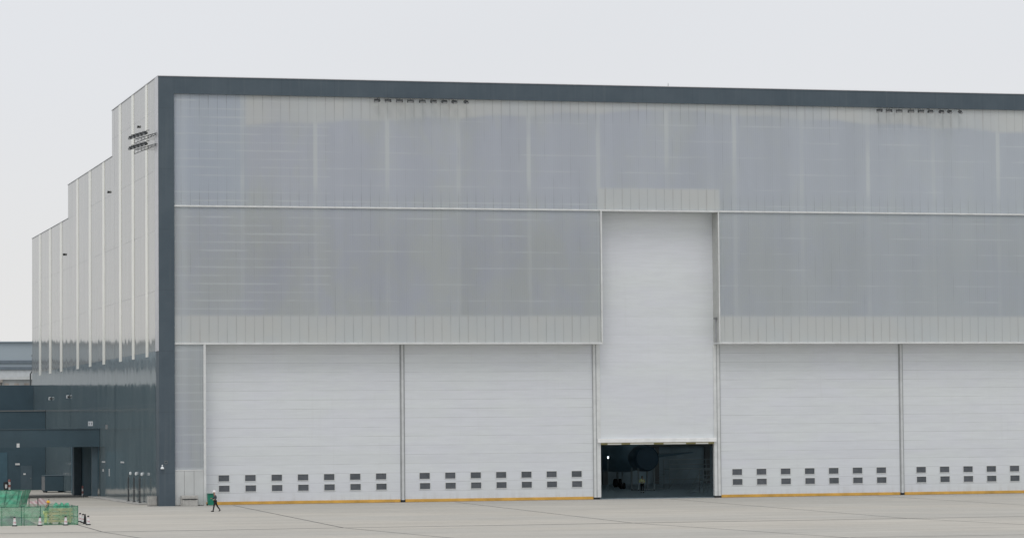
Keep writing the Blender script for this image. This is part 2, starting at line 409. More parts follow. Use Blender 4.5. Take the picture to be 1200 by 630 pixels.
# ------------------------------------------------------------------ ground
g = MB()
g.quad([(-2500, -600, 0), (2500, -600, 0), (2500, 4000, 0), (-2500, 4000, 0)], M['ground'])
def strip(a, b, w, z=0.004):
    a = Vector(a); b = Vector(b); d = (b - a).normalized(); n = Vector((-d.y, d.x)) * w / 2
    g.quad([(*(a - n), z), (*(b - n), z), (*(b + n), z), (*(a + n), z)], M['joint'])
for k in range(-3, 6):
    x0 = 28.15 + 21.35 * k
    if k >= -1:
        strip((x0, -0.8), (x0 - 4.5, -72), 0.16)
    elif k == -2:
        strip((-14.0, -44), (-14.75, -72), 0.14)
        strip((-14.75, -72.3), (-13.2, -108), 0.14)
        continue
    else: continue
    strip((x0 - 4.5, -72.3), (x0 - 1.6, -108), 0.16)
    strip((x0 - 1.6, -108.2), (x0 - 2.4, -200), 0.16)
strip((-120, -72.6), (160, -72.0), 0.36, 0.008)
strip((-120, -108.0), (160, -108.0), 0.20, 0.008)
o = g.build('ground'); o['kind'] = 'structure'
p = MB()
p.box(-1.05, -0.01, 6.5, 44, 0, 0.14, M['concrete'])
o = p.build('pavement', bevel=0.02); o['kind'] = 'structure'

# ------------------------------------------------------------------ hangar
W = 97.7
hangar = thing('hangar', 'huge aircraft hangar with translucent grey front, slate frame and white sliding doors', 'hangar')
m = MB()
m.box(0.0, 1.48, 0, 1.8, 0, 38.45, M['frame'])
m.box(W - 1.48, W, 0, 1.8, 0, 38.45, M['frame'])
m.box(0.0, W, 0, 1.8, 38.45, 40.05, M['frame'])
m.build('portal_frame', hangar)
m = MB(); m.box(-0.05, 1.55, -0.06, 1.9, 40.05, 40.11, M['trim']); m.box(1.56, W + 0.05, -0.06, 1.9, 40.05, 40.11, M['trim'])
m.build('roof_edge_flashing', hangar)
m = MB(); m.box(-0.05, -0.003, 0.012, 1.95, 14.40, 40.04, M['trim'])
m.build('corner_trim', hangar)
# translucent front sheets
PY = 0.25
for nm, x0, x1, z0, z1 in (('lower', 1.48, 43.0, 15.16, 27.86), ('lower', 55.12, W - 1.48, 15.16, 27.86), ('upper', 1.48, W - 1.48, 28.02, 38.45), ('pier', 1.48, 4.2, 3.36, 15.0), ('pier', W - 4.2, W - 1.48, 3.36, 15.0)):
    m = MB(); m.quad([(x0, PY, z0), (x1, PY, z0), (x1, PY, z1), (x0, PY, z1)], M['poly']); m.build('translucent_panel', hangar)
# pale plain panel under the pier sheets
for x0, x1 in ((1.48, 4.2), (W - 4.2, W - 1.48)):
    m = MB()
    for k in range(3):
        a = x0 + (x1 - x0) * k / 3; b = x0 + (x1 - x0) * (k + 1) / 3
        m.box(a + 0.012, b - 0.012, PY - 0.02, PY + 0.1, 0.06, 3.26, M['plain'])
    m.box(x0, x1, PY + 0.1, PY + 0.16, 0, 3.26, M['mgrey'])
    m.box(x0, x1, PY - 0.05, PY + 0.1, 3.262, 3.355, M['white'])
    m.build('base_panel', hangar)
# white trim lines
m = MB(); m.box(1.482, W - 1.482, 0.10, 1.7, 27.862, 28.018, M['white']); m.build('trim_band', hangar)
for x0, x1 in ((1.482, 43.14), (55.0, W - 1.482)):
    m = MB(); m.box(x0, x1, 0.10, 2.2, 15.0, 15.158, M['white']); m.build('trim_band', hangar)
for x0, x1 in ((43.002, 43.14), (55.0, 55.118)):
    m = MB(); m.box(x0, x1, 0.12, 2.2, 15.16, 27.86, M['soffit']); m.box(x0, x1, 0.08, 0.118, 15.16, 27.86, M['white']); m.build('door_reveal', hangar)
for x0 in (4.2, W - 4.42):
    m = MB(); m.box(x0, x0 + 0.22, 0.12, 2.2, 0.0, 14.998, M['white']); m.build('corner_post', hangar)
# doors, their windows, their seals
DY = 1.9
def hangar_door(x0, x1, first):
    m = MB(); m.box(x0, x1, DY, DY + 0.25, 0.29, 15.4, M['door'])
    d = m.build('hangar_door', hangar)
    s = MB(); s.box(x0, x1, DY - 0.05, DY + 0.2, 0.012, 0.288, M['yellow']); s.build('bottom_seal', d, bevel=0.02)
    w0 = None
    for k in range(7):
        for z in (1.20, 2.17):
            cx = first + 2.52 * k + (0.03 if z < 2 else 0.0)
            if w0 is None:
                w = MB(); w.box(-0.50, 0.50, -0.004, 0.0, 0.03, 0.60, M['pane'])
                f = 0.05
                for bx in ((-0.55, 0.55, 0.6, 0.65), (-0.55, 0.55, -0.02, 0.03)): w.box(bx[0], bx[1], -0.05, -0.001, bx[2], bx[3], M['white'])
                for bx in ((-0.55, -0.50), (0.50, 0.55)): w.box(bx[0], bx[1], -0.05, -0.001, 0.0301, 0.5999, M['white'])
                o = w.build('window'); w0 = o
                o.parent = d
            else:
                o = w0.copy(); COL.objects.link(o); o.parent = d
            o.location = (cx + 0.51, DY - 0.003, z - 0.0)
            random.random()
    return d
hangar_door(4.45, 23.38, 5.87)
hangar_door(23.86, 42.55, 25.25)
hangar_door(55.62, 74.38, 56.77)
hangar_door(74.86, 93.3, 76.14)
def guide(x0, x1, z1):
    m = MB(); m.box(x0 + 0.15, x1 - 0.15, DY - 0.16, DY + 0.05, 0.22, z1, M['post'])
    m.box(x0 + 0.02, x0 + 0.148, DY - 0.02, DY + 0.05, 0.22, z1, M['rail_dark']); m.box(x1 - 0.148, x1 - 0.02, DY - 0.02, DY + 0.05, 0.22, z1, M['rail_dark'])
    m.box(x0 + 0.1, x1 - 0.1, DY - 0.15, DY + 0.04, 0.0, 0.218, M['black'])
    m.build('door_guide', hangar)
guide(23.37, 23.87, 14.99); guide(74.37, 74.87, 14.99)
m = MB(); m.box(42.56, 43.32, DY - 0.1, DY + 0.32, 0.2, 14.99, M['white']); m.box(42.545, 42.60, DY - 0.13, DY - 0.101, 0.2, 14.99, M['rail_dark']); m.box(42.86, 42.93, DY - 0.13, DY - 0.101, 0.2, 14.99, M['rail_dark']); m.box(42.6, 43.2, DY - 0.09, DY + 0.3, 0.0, 0.198, M['black']); m.build('door_guide', hangar)
m = MB(); m.box(54.92, 55.62, DY - 0.1, DY + 0.32, 0.2, 14.99, M['white']); m.box(55.22, 55.28, DY - 0.13, DY - 0.101, 0.2, 14.99, M['rail_dark']); m.box(55.55, 55.60, DY - 0.13, DY - 0.101, 0.2, 14.99, M['rail_dark']); m.box(55.0, 55.6, DY - 0.09, DY + 0.3, 0.0, 0.198, M['black']); m.build('door_guide', hangar)
# the tall raised door in the middle
m = MB(); m.box(43.142, 54.998, DY, DY + 0.25, 15.0, 27.86, M['tail']); m.box(43.322, 54.918, DY, DY + 0.25, 5.85, 14.999, M['tail'])
td = m.build('tail_door', hangar); td['label'] = 'tall centre door raised above a dark opening'
m = MB(); m.box(42.98, 55.1, DY - 0.32, DY + 0.28, 5.46, 5.848, M['bar']); m.build('bottom_bar', td, bevel=0.03)
m = MB(); m.box(43.35, 54.9, DY - 0.12, DY + 0.5, 5.27, 5.458, M['olive'])
for a, b in ((44.0, 45.4), (46.3, 48.7), (49.7, 52.0), (53.0, 54.3)): m.box(a, b, DY - 0.15, DY - 0.122, 5.27, 5.40, M['strip'])
m.build('bottom_seal', td)
# bracket on the right reveal
m = MB(); m.box(54.86, 54.998, 0.75, 0.95, 15.2, 17.4, M['rail_dark']); m.box(54.78, 54.998, 0.6, 1.2, 17.41, 17.6, M['mgrey']); m.build('guide_bracket', hangar)
# side wall, three steps; light cladding above, glossy slate below
BL = [(1.8, 32.2, 40.05), (32.2, 70.0, 35.3), (70.0, 107.8, 31.45)]
for a, b, h in BL:
    m = MB(); m.box(0, 0.3, a, b, 14.4, h, M['side_light']); m.build('side_cladding', hangar)
    m = MB(); m.box(-0.06, 0.4, a, b, h + 0.001, h + 0.07, M['trim']); m.build('roof_edge_flashing', hangar)
m = MB(); m.box(0, 0.3, 1.8, 107.8, 0, 14.398, M['side_dark'])
m.build('base_cladding', hangar)
tops = [31.45, 31.45, 31.45, 35.3, 35.3, 35.3, 40.05, 40.05, 40.05]
for yc, h, w in zip((98.8, 87.9, 76.8, 61.1, 50.2, 38.9, 26.1, 16.9, 7.6), tops, (2.1, 2.1, 2.0, 1.9, 1.9, 1.8, 1.7, 1.6, 1.5)):
    m = MB(); m.box(-0.03, -0.001, yc - w / 2, yc + w / 2, 14.0, h - 0.02, M['strip']); m.build('skylight_strip', hangar)
# far side, back and roofs
m = MB(); m.box(W - 0.3, W, 1.81, 107.4, 0, 31.4, M['inside']); m.box(0.31, W - 0.31, 107.5, 107.8, 0, 31.4, M['inside']); m.build('rear_wall', hangar)
m = MB()
m.box(0.31, W - 0.31, 1.81, 32.2, 39.7, 40.0, M['roof']); m.box(0.31, W - 0.31, 32.21, 69.99, 34.9, 35.25, M['roof']); m.box(0.31, W - 0.31, 70, 107.4, 31.05, 31.4, M['roof'])
m.box(0.31, W - 0.31, 32.0, 32.2, 35.26, 39.69, M['inside']); m.box(0.31, W - 0.31, 69.8, 69.99, 31.41, 34.89, M['inside'])
m.build('roof', hangar)
m = MB(); m.box(4.5, 42.5, 2.35, 2.6, 0, 15.2, M['inside']); m.box(55.7, W - 4.5, 2.35, 2.6, 0, 15.2, M['inside']); m.build('inner_lining', hangar)
m = MB()
for k in range(8):
    x = 40 + 6.6 * k
    m.box(x, x + 0.6, 78.4, 79.0, 0, 12, M['mgrey'])
m.box(36, 92, 79.01, 79.3, 0, 12, M['inside']); m.box(36, 92, 78.2, 78.39, 4.6, 5.0, M['mgrey'])
m.build('interior_partition', hangar)
# lightning rods on the roof edge
m0 = None
for i, x in enumerate((50.2,)):
    m = MB(); m.lathe([(0.10, 0), (0.10, 0.05), (0.03, 0.07), (0.025, 0.3), (0.004, 0.42)], M['mgrey'], 8)
    o = m.build('lightning_rod', smooth=True); o.location = (x, 0.6, 40.112)
    tag(o, ['thin lightning rod on the roof edge above the tall raised door', 'thin lightning rod on the roof edge above the left floodlights', 'thin lightning rod on the roof edge above the right floodlights'][i], 'lightning rod', 'lightning rods on the roof edge')

# ------------------------------------------------------------------ floodlights
def make_flood(label, group):
    t = thing('floodlight', label, 'floodlight', group=group)
    m = MB(); m.tube([(0, 0.45, 0.35), (0, 0.15, 0.32), (0, 0, 0.12)], 0.035, M['dgrey'], 6); m.box(-0.32, -0.28, -0.05, 0.05, -0.12, 0.15, M['dgrey']); m.box(0.28, 0.32, -0.05, 0.05, -0.12, 0.15, M['dgrey']); m.box(-0.32, 0.32, -0.05, 0.05, 0.151, 0.19, M['dgrey'])
    m.build('bracket', t)
    R = Matrix.Rotation(math.radians(35), 4, 'X')
    m = MB(); m.box(-0.27, 0.27, -0.14, 0.10, -0.09, 0.09, M['dgrey'], mat=R)
    for k in range(5): m.box(-0.24 + k * 0.115, -0.22 + k * 0.115, 0.101, 0.19, -0.12, 0.12, M['dgrey'], mat=R)
    h = m.build('housing', t, bevel=0.015)
    m = MB(); m.box(-0.24, 0.24, -0.16, -0.142, -0.06, 0.06, M['lampglass'], mat=R); m.build('lens', h)
    return t
fl0 = None
for side, xs, z in (('left', [20.81, 21.88, 23.0, 24.05, 25.23, 26.32, 27.39, 28.37, 29.55], 38.08), ('right', [71.83, 72.85, 73.9, 75.17, 76.22, 77.25, 78.44, 79.32, 80.47], 38.05)):
    for i, x in enumerate(xs):
        lab = '%s floodlight from the left in the %s row under the dark roof edge' % (ORD[i], side)
        rz = math.radians(-48 + 12 * i)
        grp = 'floodlights in the %s row under the roof edge' % side
        if fl0 is None:
            fl0 = make_flood(lab, grp); fl0.location = (x, -0.5, z); fl0.rotation_euler = (0, 0, rz)
        else: dup(fl0, (x, -0.5, z), lab, rz, grp)
# two raking racks on the side wall, five floodlights each
for r, (z0, nm) in enumerate(((34.75, 'upper'), (33.75, 'lower'))):
    t = thing('floodlight_rack', '%s dark lattice rack of floodlights on the pale side wall by the corner' % nm, 'floodlight rack', (0, 0, 0), 0, 'floodlight racks on the side wall')
    A = Vector((-0.15, 0.3, z0)); B = Vector((-1.3, 6.4, z0 - 0.05))
    off = Vector((0, 0.2, -0.38))
    m = MB()
    m.tube([A, B], 0.035, M['dgrey'], 6); m.tube([A + off * 0.4, B + off], 0.03, M['dgrey'], 6)
    for k in range(7):
        a = A.lerp(B, k / 6); b = (A + off * 0.4).lerp(B + off, (k + 0.5) / 6.5)
        m.tube([a, b], 0.02, M['dgrey'], 5)
        m.tube([a, (-0.02, a.y, a.z)], 0.015, M['dgrey'], 5)
    m.build('rack_frame', t)
    for k in range(5):
        q = A.lerp(B, 0.3 + 0.17 * k) + Vector((-0.45, 0, 0.1))
        dup(fl0, q, '%s floodlight from the corner on the %s side wall rack' % (ORD[k], nm), math.radians(-75), 'floodlights on the %s side wall rack' % nm)

# ------------------------------------------------------------------ fixtures on the side wall
def wall_camera(loc, label, s=1.0, mat='dgrey', group='small fixtures on the side wall'):
    t = thing('security_camera', label, 'security camera', loc, 0, group)
    m = MB(); m.box(-0.05 * s, 0, -0.12 * s, 0.12 * s, -0.12 * s, 0.12 * s, M['dgrey']); m.tube([(-0.05 * s, 0, 0), (-0.2 * s, 0, -0.02 * s)], 0.04 * s, M['dgrey'], 6); m.build('bracket', t)
    m = MB(); m.box(-0.24 * s, -0.06 * s, -0.3 * s, 0.25 * s, -0.14 * s, 0.14 * s, M[mat]); m.tube([(-0.15 * s, -0.3 * s, 0), (-0.15 * s, -0.38 * s, 0)], 0.08 * s, M['black'], 10); m.build('housing', t, bevel=0.02 * s)
wall_camera((0, 12.6, 36.5), 'small dark camera high on the tallest side wall step', 0.75)
wall_camera((0, 34.4, 31.8), 'small dark camera on the middle side wall step', 0.8)
wall_camera((0, 73.1, 27.5), 'small dark camera on the lowest side wall step', 0.9)
wall_camera((0, 86.9, 11.0), 'pale camera on the slate wall, the one farther from the corner', 1.2, 'lens')
wall_camera((0, 69.2, 11.0), 'pale camera on the slate wall, the one nearer the corner', 1.2, 'lens')
def wall_sign(x, y, z, w, h, label, facing='side', mat='sign', marks=0):
    m = MB()
    if facing == 'side':
        m.box(x - 0.03, x - 0.004, y - w / 2, y + w / 2, z - h / 2, z + h / 2, M[mat])
        for k in range(marks): m.box(x - 0.034, x - 0.031, y - w / 2 + w * (k + 0.25) / marks, y - w / 2 + w * (k + 0.6) / marks, z - h * 0.28, z + h * 0.28, M['mgrey'])
    else:
        m.box(x - w / 2, x + w / 2, y - 0.03, y - 0.004, z - h / 2, z + h / 2, M[mat])
        for k in range(marks): m.box(x - w / 2 + w * (k + 0.25) / marks, x - w / 2 + w * (k + 0.6) / marks, y - 0.034, y - 0.031, z - h * 0.28, z + h * 0.28, M['mgrey'])
    return tag(m.build('wall_sign'), label, 'sign')
wall_sign(0, 50.0, 7.85, 3.6, 0.5, 'pale square plate on the slate side wall above the canopy end', marks=2)
wall_sign(0, 36.8, 7.45, 1.5, 0.45, 'faint grey plate on the slate side wall right of the canopy', mat='mgrey')
wall_sign(0, 39.3, 3.80, 2.4, 0.14, 'thin white sign strip beside the canopy column on the slate wall', marks=3)
wall_sign(0, 24.9, 3.88, 2.3, 0.15, 'thin white sign strip on the slate wall above the lamp posts', marks=3)
wall_sign(0, 39.6, 2.92, 0.6, 0.25, 'small white square sign low on the slate wall by the canopy')
wall_sign(0, 34.8, 2.75, 0.22, 0.75, 'narrow upright white sign low on the slate wall')
wall_sign(-8.6, 42.3, 5.60, 0.30, 0.42, 'small white square plate on the dark canopy fascia', 'front')
# ring and bell-shaped lamp on the corner column
m = MB(); c = [(0.63 + 0.16 * math.cos(t * PI / 8), -0.03, 4.05 + 0.13 * math.sin(t * PI / 8)) for t in range(17)]
m.tube(c, 0.022, M['mgrey'], 6); tag(m.build('wall_ring', smooth=True), 'thin grey ring hung on the dark corner column', 'ring')
t = thing('wall_lamp', 'small white bell-shaped lamp on the dark corner column', 'lamp', (0.27, -0.14, 3.45))
m = MB(); m.lathe([(0.17, 0.0), (0.17, 0.10), (0.12, 0.16), (0.05, 0.24)], M['lens'], 14); m.build('lamp_shade', t, smooth=True)
m = MB(); m.lathe([(0.02, 0.241), (0.075, 0.28), (0.075, 0.34), (0.02, 0.39)], M['lens'], 12); m.tube([(0, 0, 0.3), (0, 0.14, 0.3)], 0.03, M['mgrey'], 6); m.build('lamp_cap', t, smooth=True)

# lamp posts along the side wall
lp = None
for i, (y, lab) in enumerate(((17.0, 'slim black lamp post farthest from the corner, against the slate wall'), (13.1, 'slim black lamp post in the middle of three against the slate wall'), (9.2, 'slim black lamp post nearest the corner, against the slate wall'))):
    loc = (-0.5, y, 0.14)
    if lp is None:
        lp = thing('lamp_post', lab, 'lamp post', loc, 0, 'lamp posts along the side wall')
        m = MB(); m.box(-0.16, 0.16, -0.16, 0.16, 0, 0.05, M['black']); m.box(-0.065, 0.065, -0.065, 0.065, 0.05, 2.35, M['dgrey']); m.box(-0.10, 0.10, -0.10, 0.10, 1.18, 1.26, M['mgrey']); m.build('post', lp, bevel=0.01)
        m = MB(); m.tube([(0, 0, 2.351), (0.02, -0.02, 2.6), (0.16, -0.12, 2.66)], 0.03, M['dgrey'], 6); m.build('arm', lp)
        m = MB(); m.lathe([(0.02, -0.16), (0.11, -0.12), (0.13, 0.0), (0.11, 0.11), (0.03, 0.16)], M['lens'], 14, (0.19, -0.14, 2.72)); m.build('lamp_globe', lp, smooth=True)
    else: dup(lp, loc, lab)
# metal box at the corner
t = thing('metal_cabinet', 'pale grey riveted metal box on the ground at the dark corner column', 'cabinet', (-0.42, 1.6, 0))
m = MB(); m.box(-0.42, 0.40, -0.4, 0.4, 0.03, 0.93, M['concrete']); m.box(-0.44, 0.42, -0.42, 0.42, 0.93, 0.96, M['mgrey']); m.box(-0.42, 0.40, -0.39, 0.39, 0, 0.03, M['black']); m.build('body', t, bevel=0.015)
m = MB(); m.box(-0.36, 0.34, -0.425, -0.402, 0.1, 0.86, M['concrete'])
for k in range(5):
    for x in (-0.32, 0.30): m.tube([(x, -0.44, 0.15 + 0.165 * k), (x, -0.426, 0.15 + 0.165 * k)], 0.02, M['dgrey'], 6)
m.build('front_plate', t)
# low grey block before the pale base panel
t = thing('concrete_block', 'low grey block with a slotted front before the pale wall panel', 'block', (2.75, -0.45, 0))
m = MB(); m.box(-0.78, 0.80, -0.1, 0.45, 0.0, 0.97, M['concrete']); m.box(-0.70, 0.72, -0.35, -0.101, 0.0, 0.56, M['concrete']); m.box(-0.74, 0.76, -0.30, -0.101, 0.66, 0.93, M['concrete']); m.build('body', t, bevel=0.03)
m = MB(); m.box(-0.6, -0.05, -0.36, -0.15, 0.57, 0.64, M['dgrey']); m.box(0.1, 0.62, -0.36, -0.15, 0.57, 0.64, M['dgrey']); m.build('slot', t)
# green wheelie bin
t = thing('wheelie_bin', 'green plastic wheelie bin standing at the left edge of the white doors', 'bin', (4.72, -0.55, 0))
m = MB(); i0 = len(m.v)
m.v += [(-0.25, -0.24, 0.06), (0.25, -0.24, 0.06), (0.25, 0.26, 0.06), (-0.25, 0.26, 0.06), (-0.31, -0.33, 1.08), (0.31, -0.33, 1.08), (0.31, 0.33, 1.08), (-0.31, 0.33, 1.08)]
for f in ((0, 3, 2, 1), (4, 5, 6, 7), (0, 1, 5, 4), (1, 2, 6, 5), (2, 3, 7, 6), (3, 0, 4, 7)): m.f.append(f); m.mi.append(m.slot(M['green']))
m.box(-0.33, 0.33, -0.345, -0.331, 1.0, 1.075, M['dgreen']); m.build('bin_body', t, bevel=0.03)
m = MB(); m.box(-0.33, 0.33, -0.36, 0.36, 1.081, 1.14, M['dgreen'], top=0.96); m.build('lid', t, bevel=0.015)
m = MB(); m.tube([(-0.28, 0.40, 1.05), (0.28, 0.40, 1.05)], 0.02, M['dgreen'], 8); m.tube([(-0.25, 0.33, 1.02), (-0.25, 0.4, 1.05)], 0.018, M['dgreen'], 6); m.tube([(0.25, 0.33, 1.02), (0.25, 0.4, 1.05)], 0.018, M['dgreen'], 6); m.build('handle', t)
for sx in (-1, 1):
    m = MB(); m.tube([(sx * 0.26, 0.28, 0.1), (sx * 0.32, 0.28, 0.1)], 0.10, M['black'], 14); m.build('wheel', t)

# ------------------------------------------------------------------ low dark annex at the left
ax = thing('annex_building', 'low blue-black annex with a deep canopy beside the slate side wall', 'annex')
m = MB(); m.box(-95, -0.01, 106.5, 125, 0, 12.92, M['annex']); m.build('rear_block', ax)
m = MB(); m.box(-95, -0.02, 93, 106.49, 0, 9.55, M['annex']); m.box(-95, -0.02, 92.9, 93.6, 9.551, 9.66, M['mgrey']); m.build('middle_block', ax)
m = MB(); m.box(-60, -0.02, 42.3, 59.5, 5.38, 7.27, M['annex']); m.box(-60, -0.02, 42.2, 42.6, 7.271, 7.33, M['annex2']); m.build('canopy', ax)
for x, w, mat in ((-0.75, 0.62, 'annex2'), (-14.5, 0.7, 'annex2'), (-30, 0.7, 'annex2')):
    m = MB(); m.box(x, x + w, 43.0, 43.7, 0, 5.379, M[mat]); m.build('canopy_column', ax, bevel=0.02)
m = MB(); m.box(-0.9, -0.1, 57.2, 58.9, 0, 5.379, M['annex2']); m.build('canopy_column', ax)
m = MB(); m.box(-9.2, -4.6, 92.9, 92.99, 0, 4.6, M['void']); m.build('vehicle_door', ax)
for x in (-3.0,):
    m = MB(); m.box(x, x + 1.35, 92.93, 92.99, 0.05, 2.95, M['annex2']); d = m.build('door', ax)
    m = MB(); m.box(x + 1.15, x + 1.25, 92.85, 92.929, 1.35, 1.5, M['mgrey']); m.build('handle', d)
# doorways in the slate side wall under the canopy
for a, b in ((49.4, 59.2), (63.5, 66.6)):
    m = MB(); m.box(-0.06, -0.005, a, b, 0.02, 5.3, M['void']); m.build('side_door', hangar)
wall_sign(-3.4, 92.9, 3.15, 0.55, 0.22, 'small white notice on the annex back wall', 'front')
wall_sign(-2.55, 92.9, 1.95, 0.28, 0.2, 'small white notice on the annex door', 'front')
# dark skip under the canopy
t = thing('equipment_box', 'dark blue-grey equipment box under the canopy of the annex', 'box', (-1.0, 74.5, 0), 0)
m = MB(); m.box(-1.15, 1.0, 0, 3.2, 0.18, 1.92, M['annex']); m.box(-1.2, 1.02, -0.05, 3.25, 1.921, 1.99, M['annex2']); m.build('body', t, bevel=0.03)
m = MB(); m.box(-1.19, -1.151, 0.1, 3.1, 0.3, 1.85, M['mgrey']); m.build('painted_lit_side', t)  # lit left face of the box, put in as a paler grey sheet
for x in (-0.95, 0.8):
    m = MB(); m.box(x - 0.1, x + 0.1, 0.2, 3.0, 0, 0.179, M['black']); m.build('skid', t)
# striped bollard and bag bin by the doorway
def striped_post(loc, label, h=1.15, r=0.13):
    t = thing('striped_bollard', label, 'bollard', loc)
    m = MB(); m.lathe([(r * 1.6, 0), (r * 1.6, 0.07), (r * 1.1, 0.08)], M['black'], 14); m.build('base', t)
    m = MB()
    for k in range(4): m.lathe([(r, 0.081 + k * (h - 0.1) / 4), (r, 0.081 + (k + 1) * (h - 0.1) / 4)], M['red'] if k % 2 else M['sign'], 14)
    m.build('shaft', t)
striped_post((-4.52, 91.5, 0), 'red and white striped bollard by the annex doorway', 1.35, 0.16)
striped_post((-1.2, 47.3, 0), 'slim striped bollard beside the right canopy column', 1.2, 0.09)
t = thing('waste_bin', 'black bin with a white label in the annex doorway', 'bin', (-4.95, 91.4, 0))
m = MB(); m.lathe([(0.24, 0), (0.3, 0.95), (0.27, 1.0), (0.05, 1.05)], M['black'], 16); m.build('bin_body', t, smooth=True)
m = MB(); m.box(-0.12, 0.12, -0.33, -0.30, 0.3, 0.75, M['sign']); m.build('label_plate', t)

# ------------------------------------------------------------------ far background
fh = thing('distant_hangar', 'pale blue-grey hangar far behind with two dark horizontal bands', 'hangar', (0, 350, 0))
m = MB(); m.box(-260, 70, 0, 60, 19.82, 25.4, M['farwall']); m.build('upper_wall', fh)
m = MB(); m.box(-260, 70, 0, 60, 0, 19.8, M['farwhite']); m.build('lower_wall', fh)
for z in (21.15, 19.83):
    m = MB(); m.box(-260, 70, -0.3, -0.01, z, z + 0.6, M['farband']); m.build('band', fh)
m = MB(); m.box(-261, 71, -0.5, 61, 25.41, 25.6, M['farwall']); m.build('roof_edge', fh)
for i, (x0, x1, h, mt, lab) in enumerate(((-60, 6.4, 15.2, 'shed2', 'grey low shed at the left picture edge beyond the annex roof'), (6.5, 10.2, 16.5, 'shed', 'brown low shed with red gable beyond the annex roof'), (10.3, 26, 17.0, 'shed2', 'long pale grey shed beyond the annex roof, next to the side wall'))):
    t = thing('distant_shed', lab, 'shed', ((x0 + x1) / 2, 250, 0), 0, 'low sheds beyond the annex')
    w = (x1 - x0) / 2
    m = MB(); m.box(-w, w, 0, 14, 0, h - 0.9, M[mt])
    for k in range(int(w * 2 / 1.7)): m.box(-w + 0.4 + 1.7 * k, -w + 1.2 + 1.7 * k, -0.08, -0.01, h - 3.2, h - 1.5, M['shed' if i != 1 else 'farband'])
    m.build('wall', t)
    m = MB(); i0 = len(m.v)
    for y in (-0.4, 14.4): m.v += [(-w - 0.2, y, h - 0.899), (w + 0.2, y, h - 0.899), (w + 0.2, y, h - 0.6 + (0.9 if i == 2 else 0.2)), (-w - 0.2, y, h - 0.6)]
    for f in ((0, 1, 2, 3), (4, 7, 6, 5), (0, 4, 5, 1), (1, 5, 6, 2), (2, 6, 7, 3), (3, 7, 4, 0)): m.f.append(f); m.mi.append(m.slot(M['roof' if i != 1 else 'shed']))
    m.build('roof', t)
t = thing('mast', 'dark mast standing beyond the annex beside the pale side wall', 'mast', (14.1, 240, 0))
m = MB(); m.tube([(0, 0, 0), (0.0, 0, 16.9), (0.35, 0, 17.4), (0.35, 0, 19.8)], [0.16, 0.12, 0.12, 0.10], M['dgrey'], 8); m.build('pole', t)
m = MB(); m.box(0.2, 0.5, -0.2, 0.2, 19.81, 20.1, M['dgrey']); m.build('head', t)

# ------------------------------------------------------------------ fenced work site
def wavy_net(p0, p1, h, mat, name, parent, nx=28, nz=6, amp=0.06, lean=(0, 0), seed=1, sag=0.05):
    rnd = random.Random(seed); ph = [rnd.uniform(0, 6.3) for _ in range(6)]
    p0 = Vector((*p0, 0)); p1 = Vector((*p1, 0)); d = p1 - p0; L = d.length; n = Vector((-d.y, d.x, 0)).normalized()
    m = MB(); k = m.slot(M[mat])
    for j in range(nz + 1):
        for i in range(nx + 1):
            u = i / nx; v = j / nz
            a = amp * (math.sin(u * L * 3.1 + ph[0]) + 0.6 * math.sin(u * L * 7.3 + v * 3 + ph[1])) * (0.4 + math.sin(v * PI))
            top = h - sag * abs(math.sin(u * L * PI / 1.7 + ph[2])) * 1.5
            p = p0 + d * u + n * a + Vector((lean[0], lean[1], 0)) * v + Vector((0, 0, 0.02 + top * v))
            m.v.append(tuple(p))
    for j in range(nz):
        for i in range(nx):
            q = j * (nx + 1) + i; m.f.append((q, q + 1, q + nx + 2, q + nx + 1)); m.mi.append(k)
    return m.build(name, parent, smooth=True)
ws = thing('work_site_fence', 'green see-through net fence with thin posts around the stacked timber', 'fence', (0, 0, 0))
X0, X1, Yf, Yb, H = -25.0, -14.32, -55.0, -45.0, 1.40
wavy_net((X0, Yf), (X1, Yf), H, 'net', 'net_panel', ws, 70, 6, 0.03, seed=3)
wavy_net((X1, Yf), (X1, Yb), H, 'net', 'net_panel', ws, 50, 6, 0.03, seed=4)
wavy_net((X1, Yb), (X0, Yb), H, 'net', 'net_panel', ws, 70, 6, 0.03, seed=5)
for i, x in enumerate((-24.6, -22.0, -19.95, -18.5, -18.3, -17.1, X1)):
    m = MB(); m.tube([(x, Yf + 0.04, 0), (x, Yf + 0.04, H + 0.06)], 0.028, M['dgreen'], 6); m.build('post', ws)
for y in (-51.6, -48.3, Yb):
    m = MB(); m.tube([(X1 - 0.03, y, 0), (X1 - 0.03, y, H + 0.05)], 0.025, M['dgreen'], 6); m.build('post', ws)
for z in (0.06, 0.62, H):
    m = MB(); m.tube([(X0, Yf + 0.05, z), (X1, Yf + 0.05, z)], 0.018 if z < 1 else 0.024, M['dgreen'], 6)
    m.tube([(X1 - 0.03, Yf, z), (X1 - 0.03, Yb, z)], 0.018, M['dgreen'], 6); m.build('rail', ws)
# crumpled net thrown over the rear rail
m = MB(); k = m.slot(M['net_thick']); rnd = random.Random(5); nx = 18
for j in range(5):
    for i in range(nx + 1):
        u = i / nx
        m.v.append((-15.75 + 1.2 * u + rnd.uniform(-.05, .05), -52.0 + 0.28 * j + rnd.uniform(-.08, .08), 1.20 + 0.34 * math.sin(j / 4 * PI) * (0.55 + 0.6 * abs(math.sin(u * 9))) + rnd.uniform(-.06, .06)))
for j in range(4):
    for i in range(nx):
        q = j * (nx + 1) + i; m.f.append((q, q + 1, q + nx + 2, q + nx + 1)); m.mi.append(k)
tag(m.build('bundled_net'), 'crumpled green net heaped on top of the timber stack', 'net')
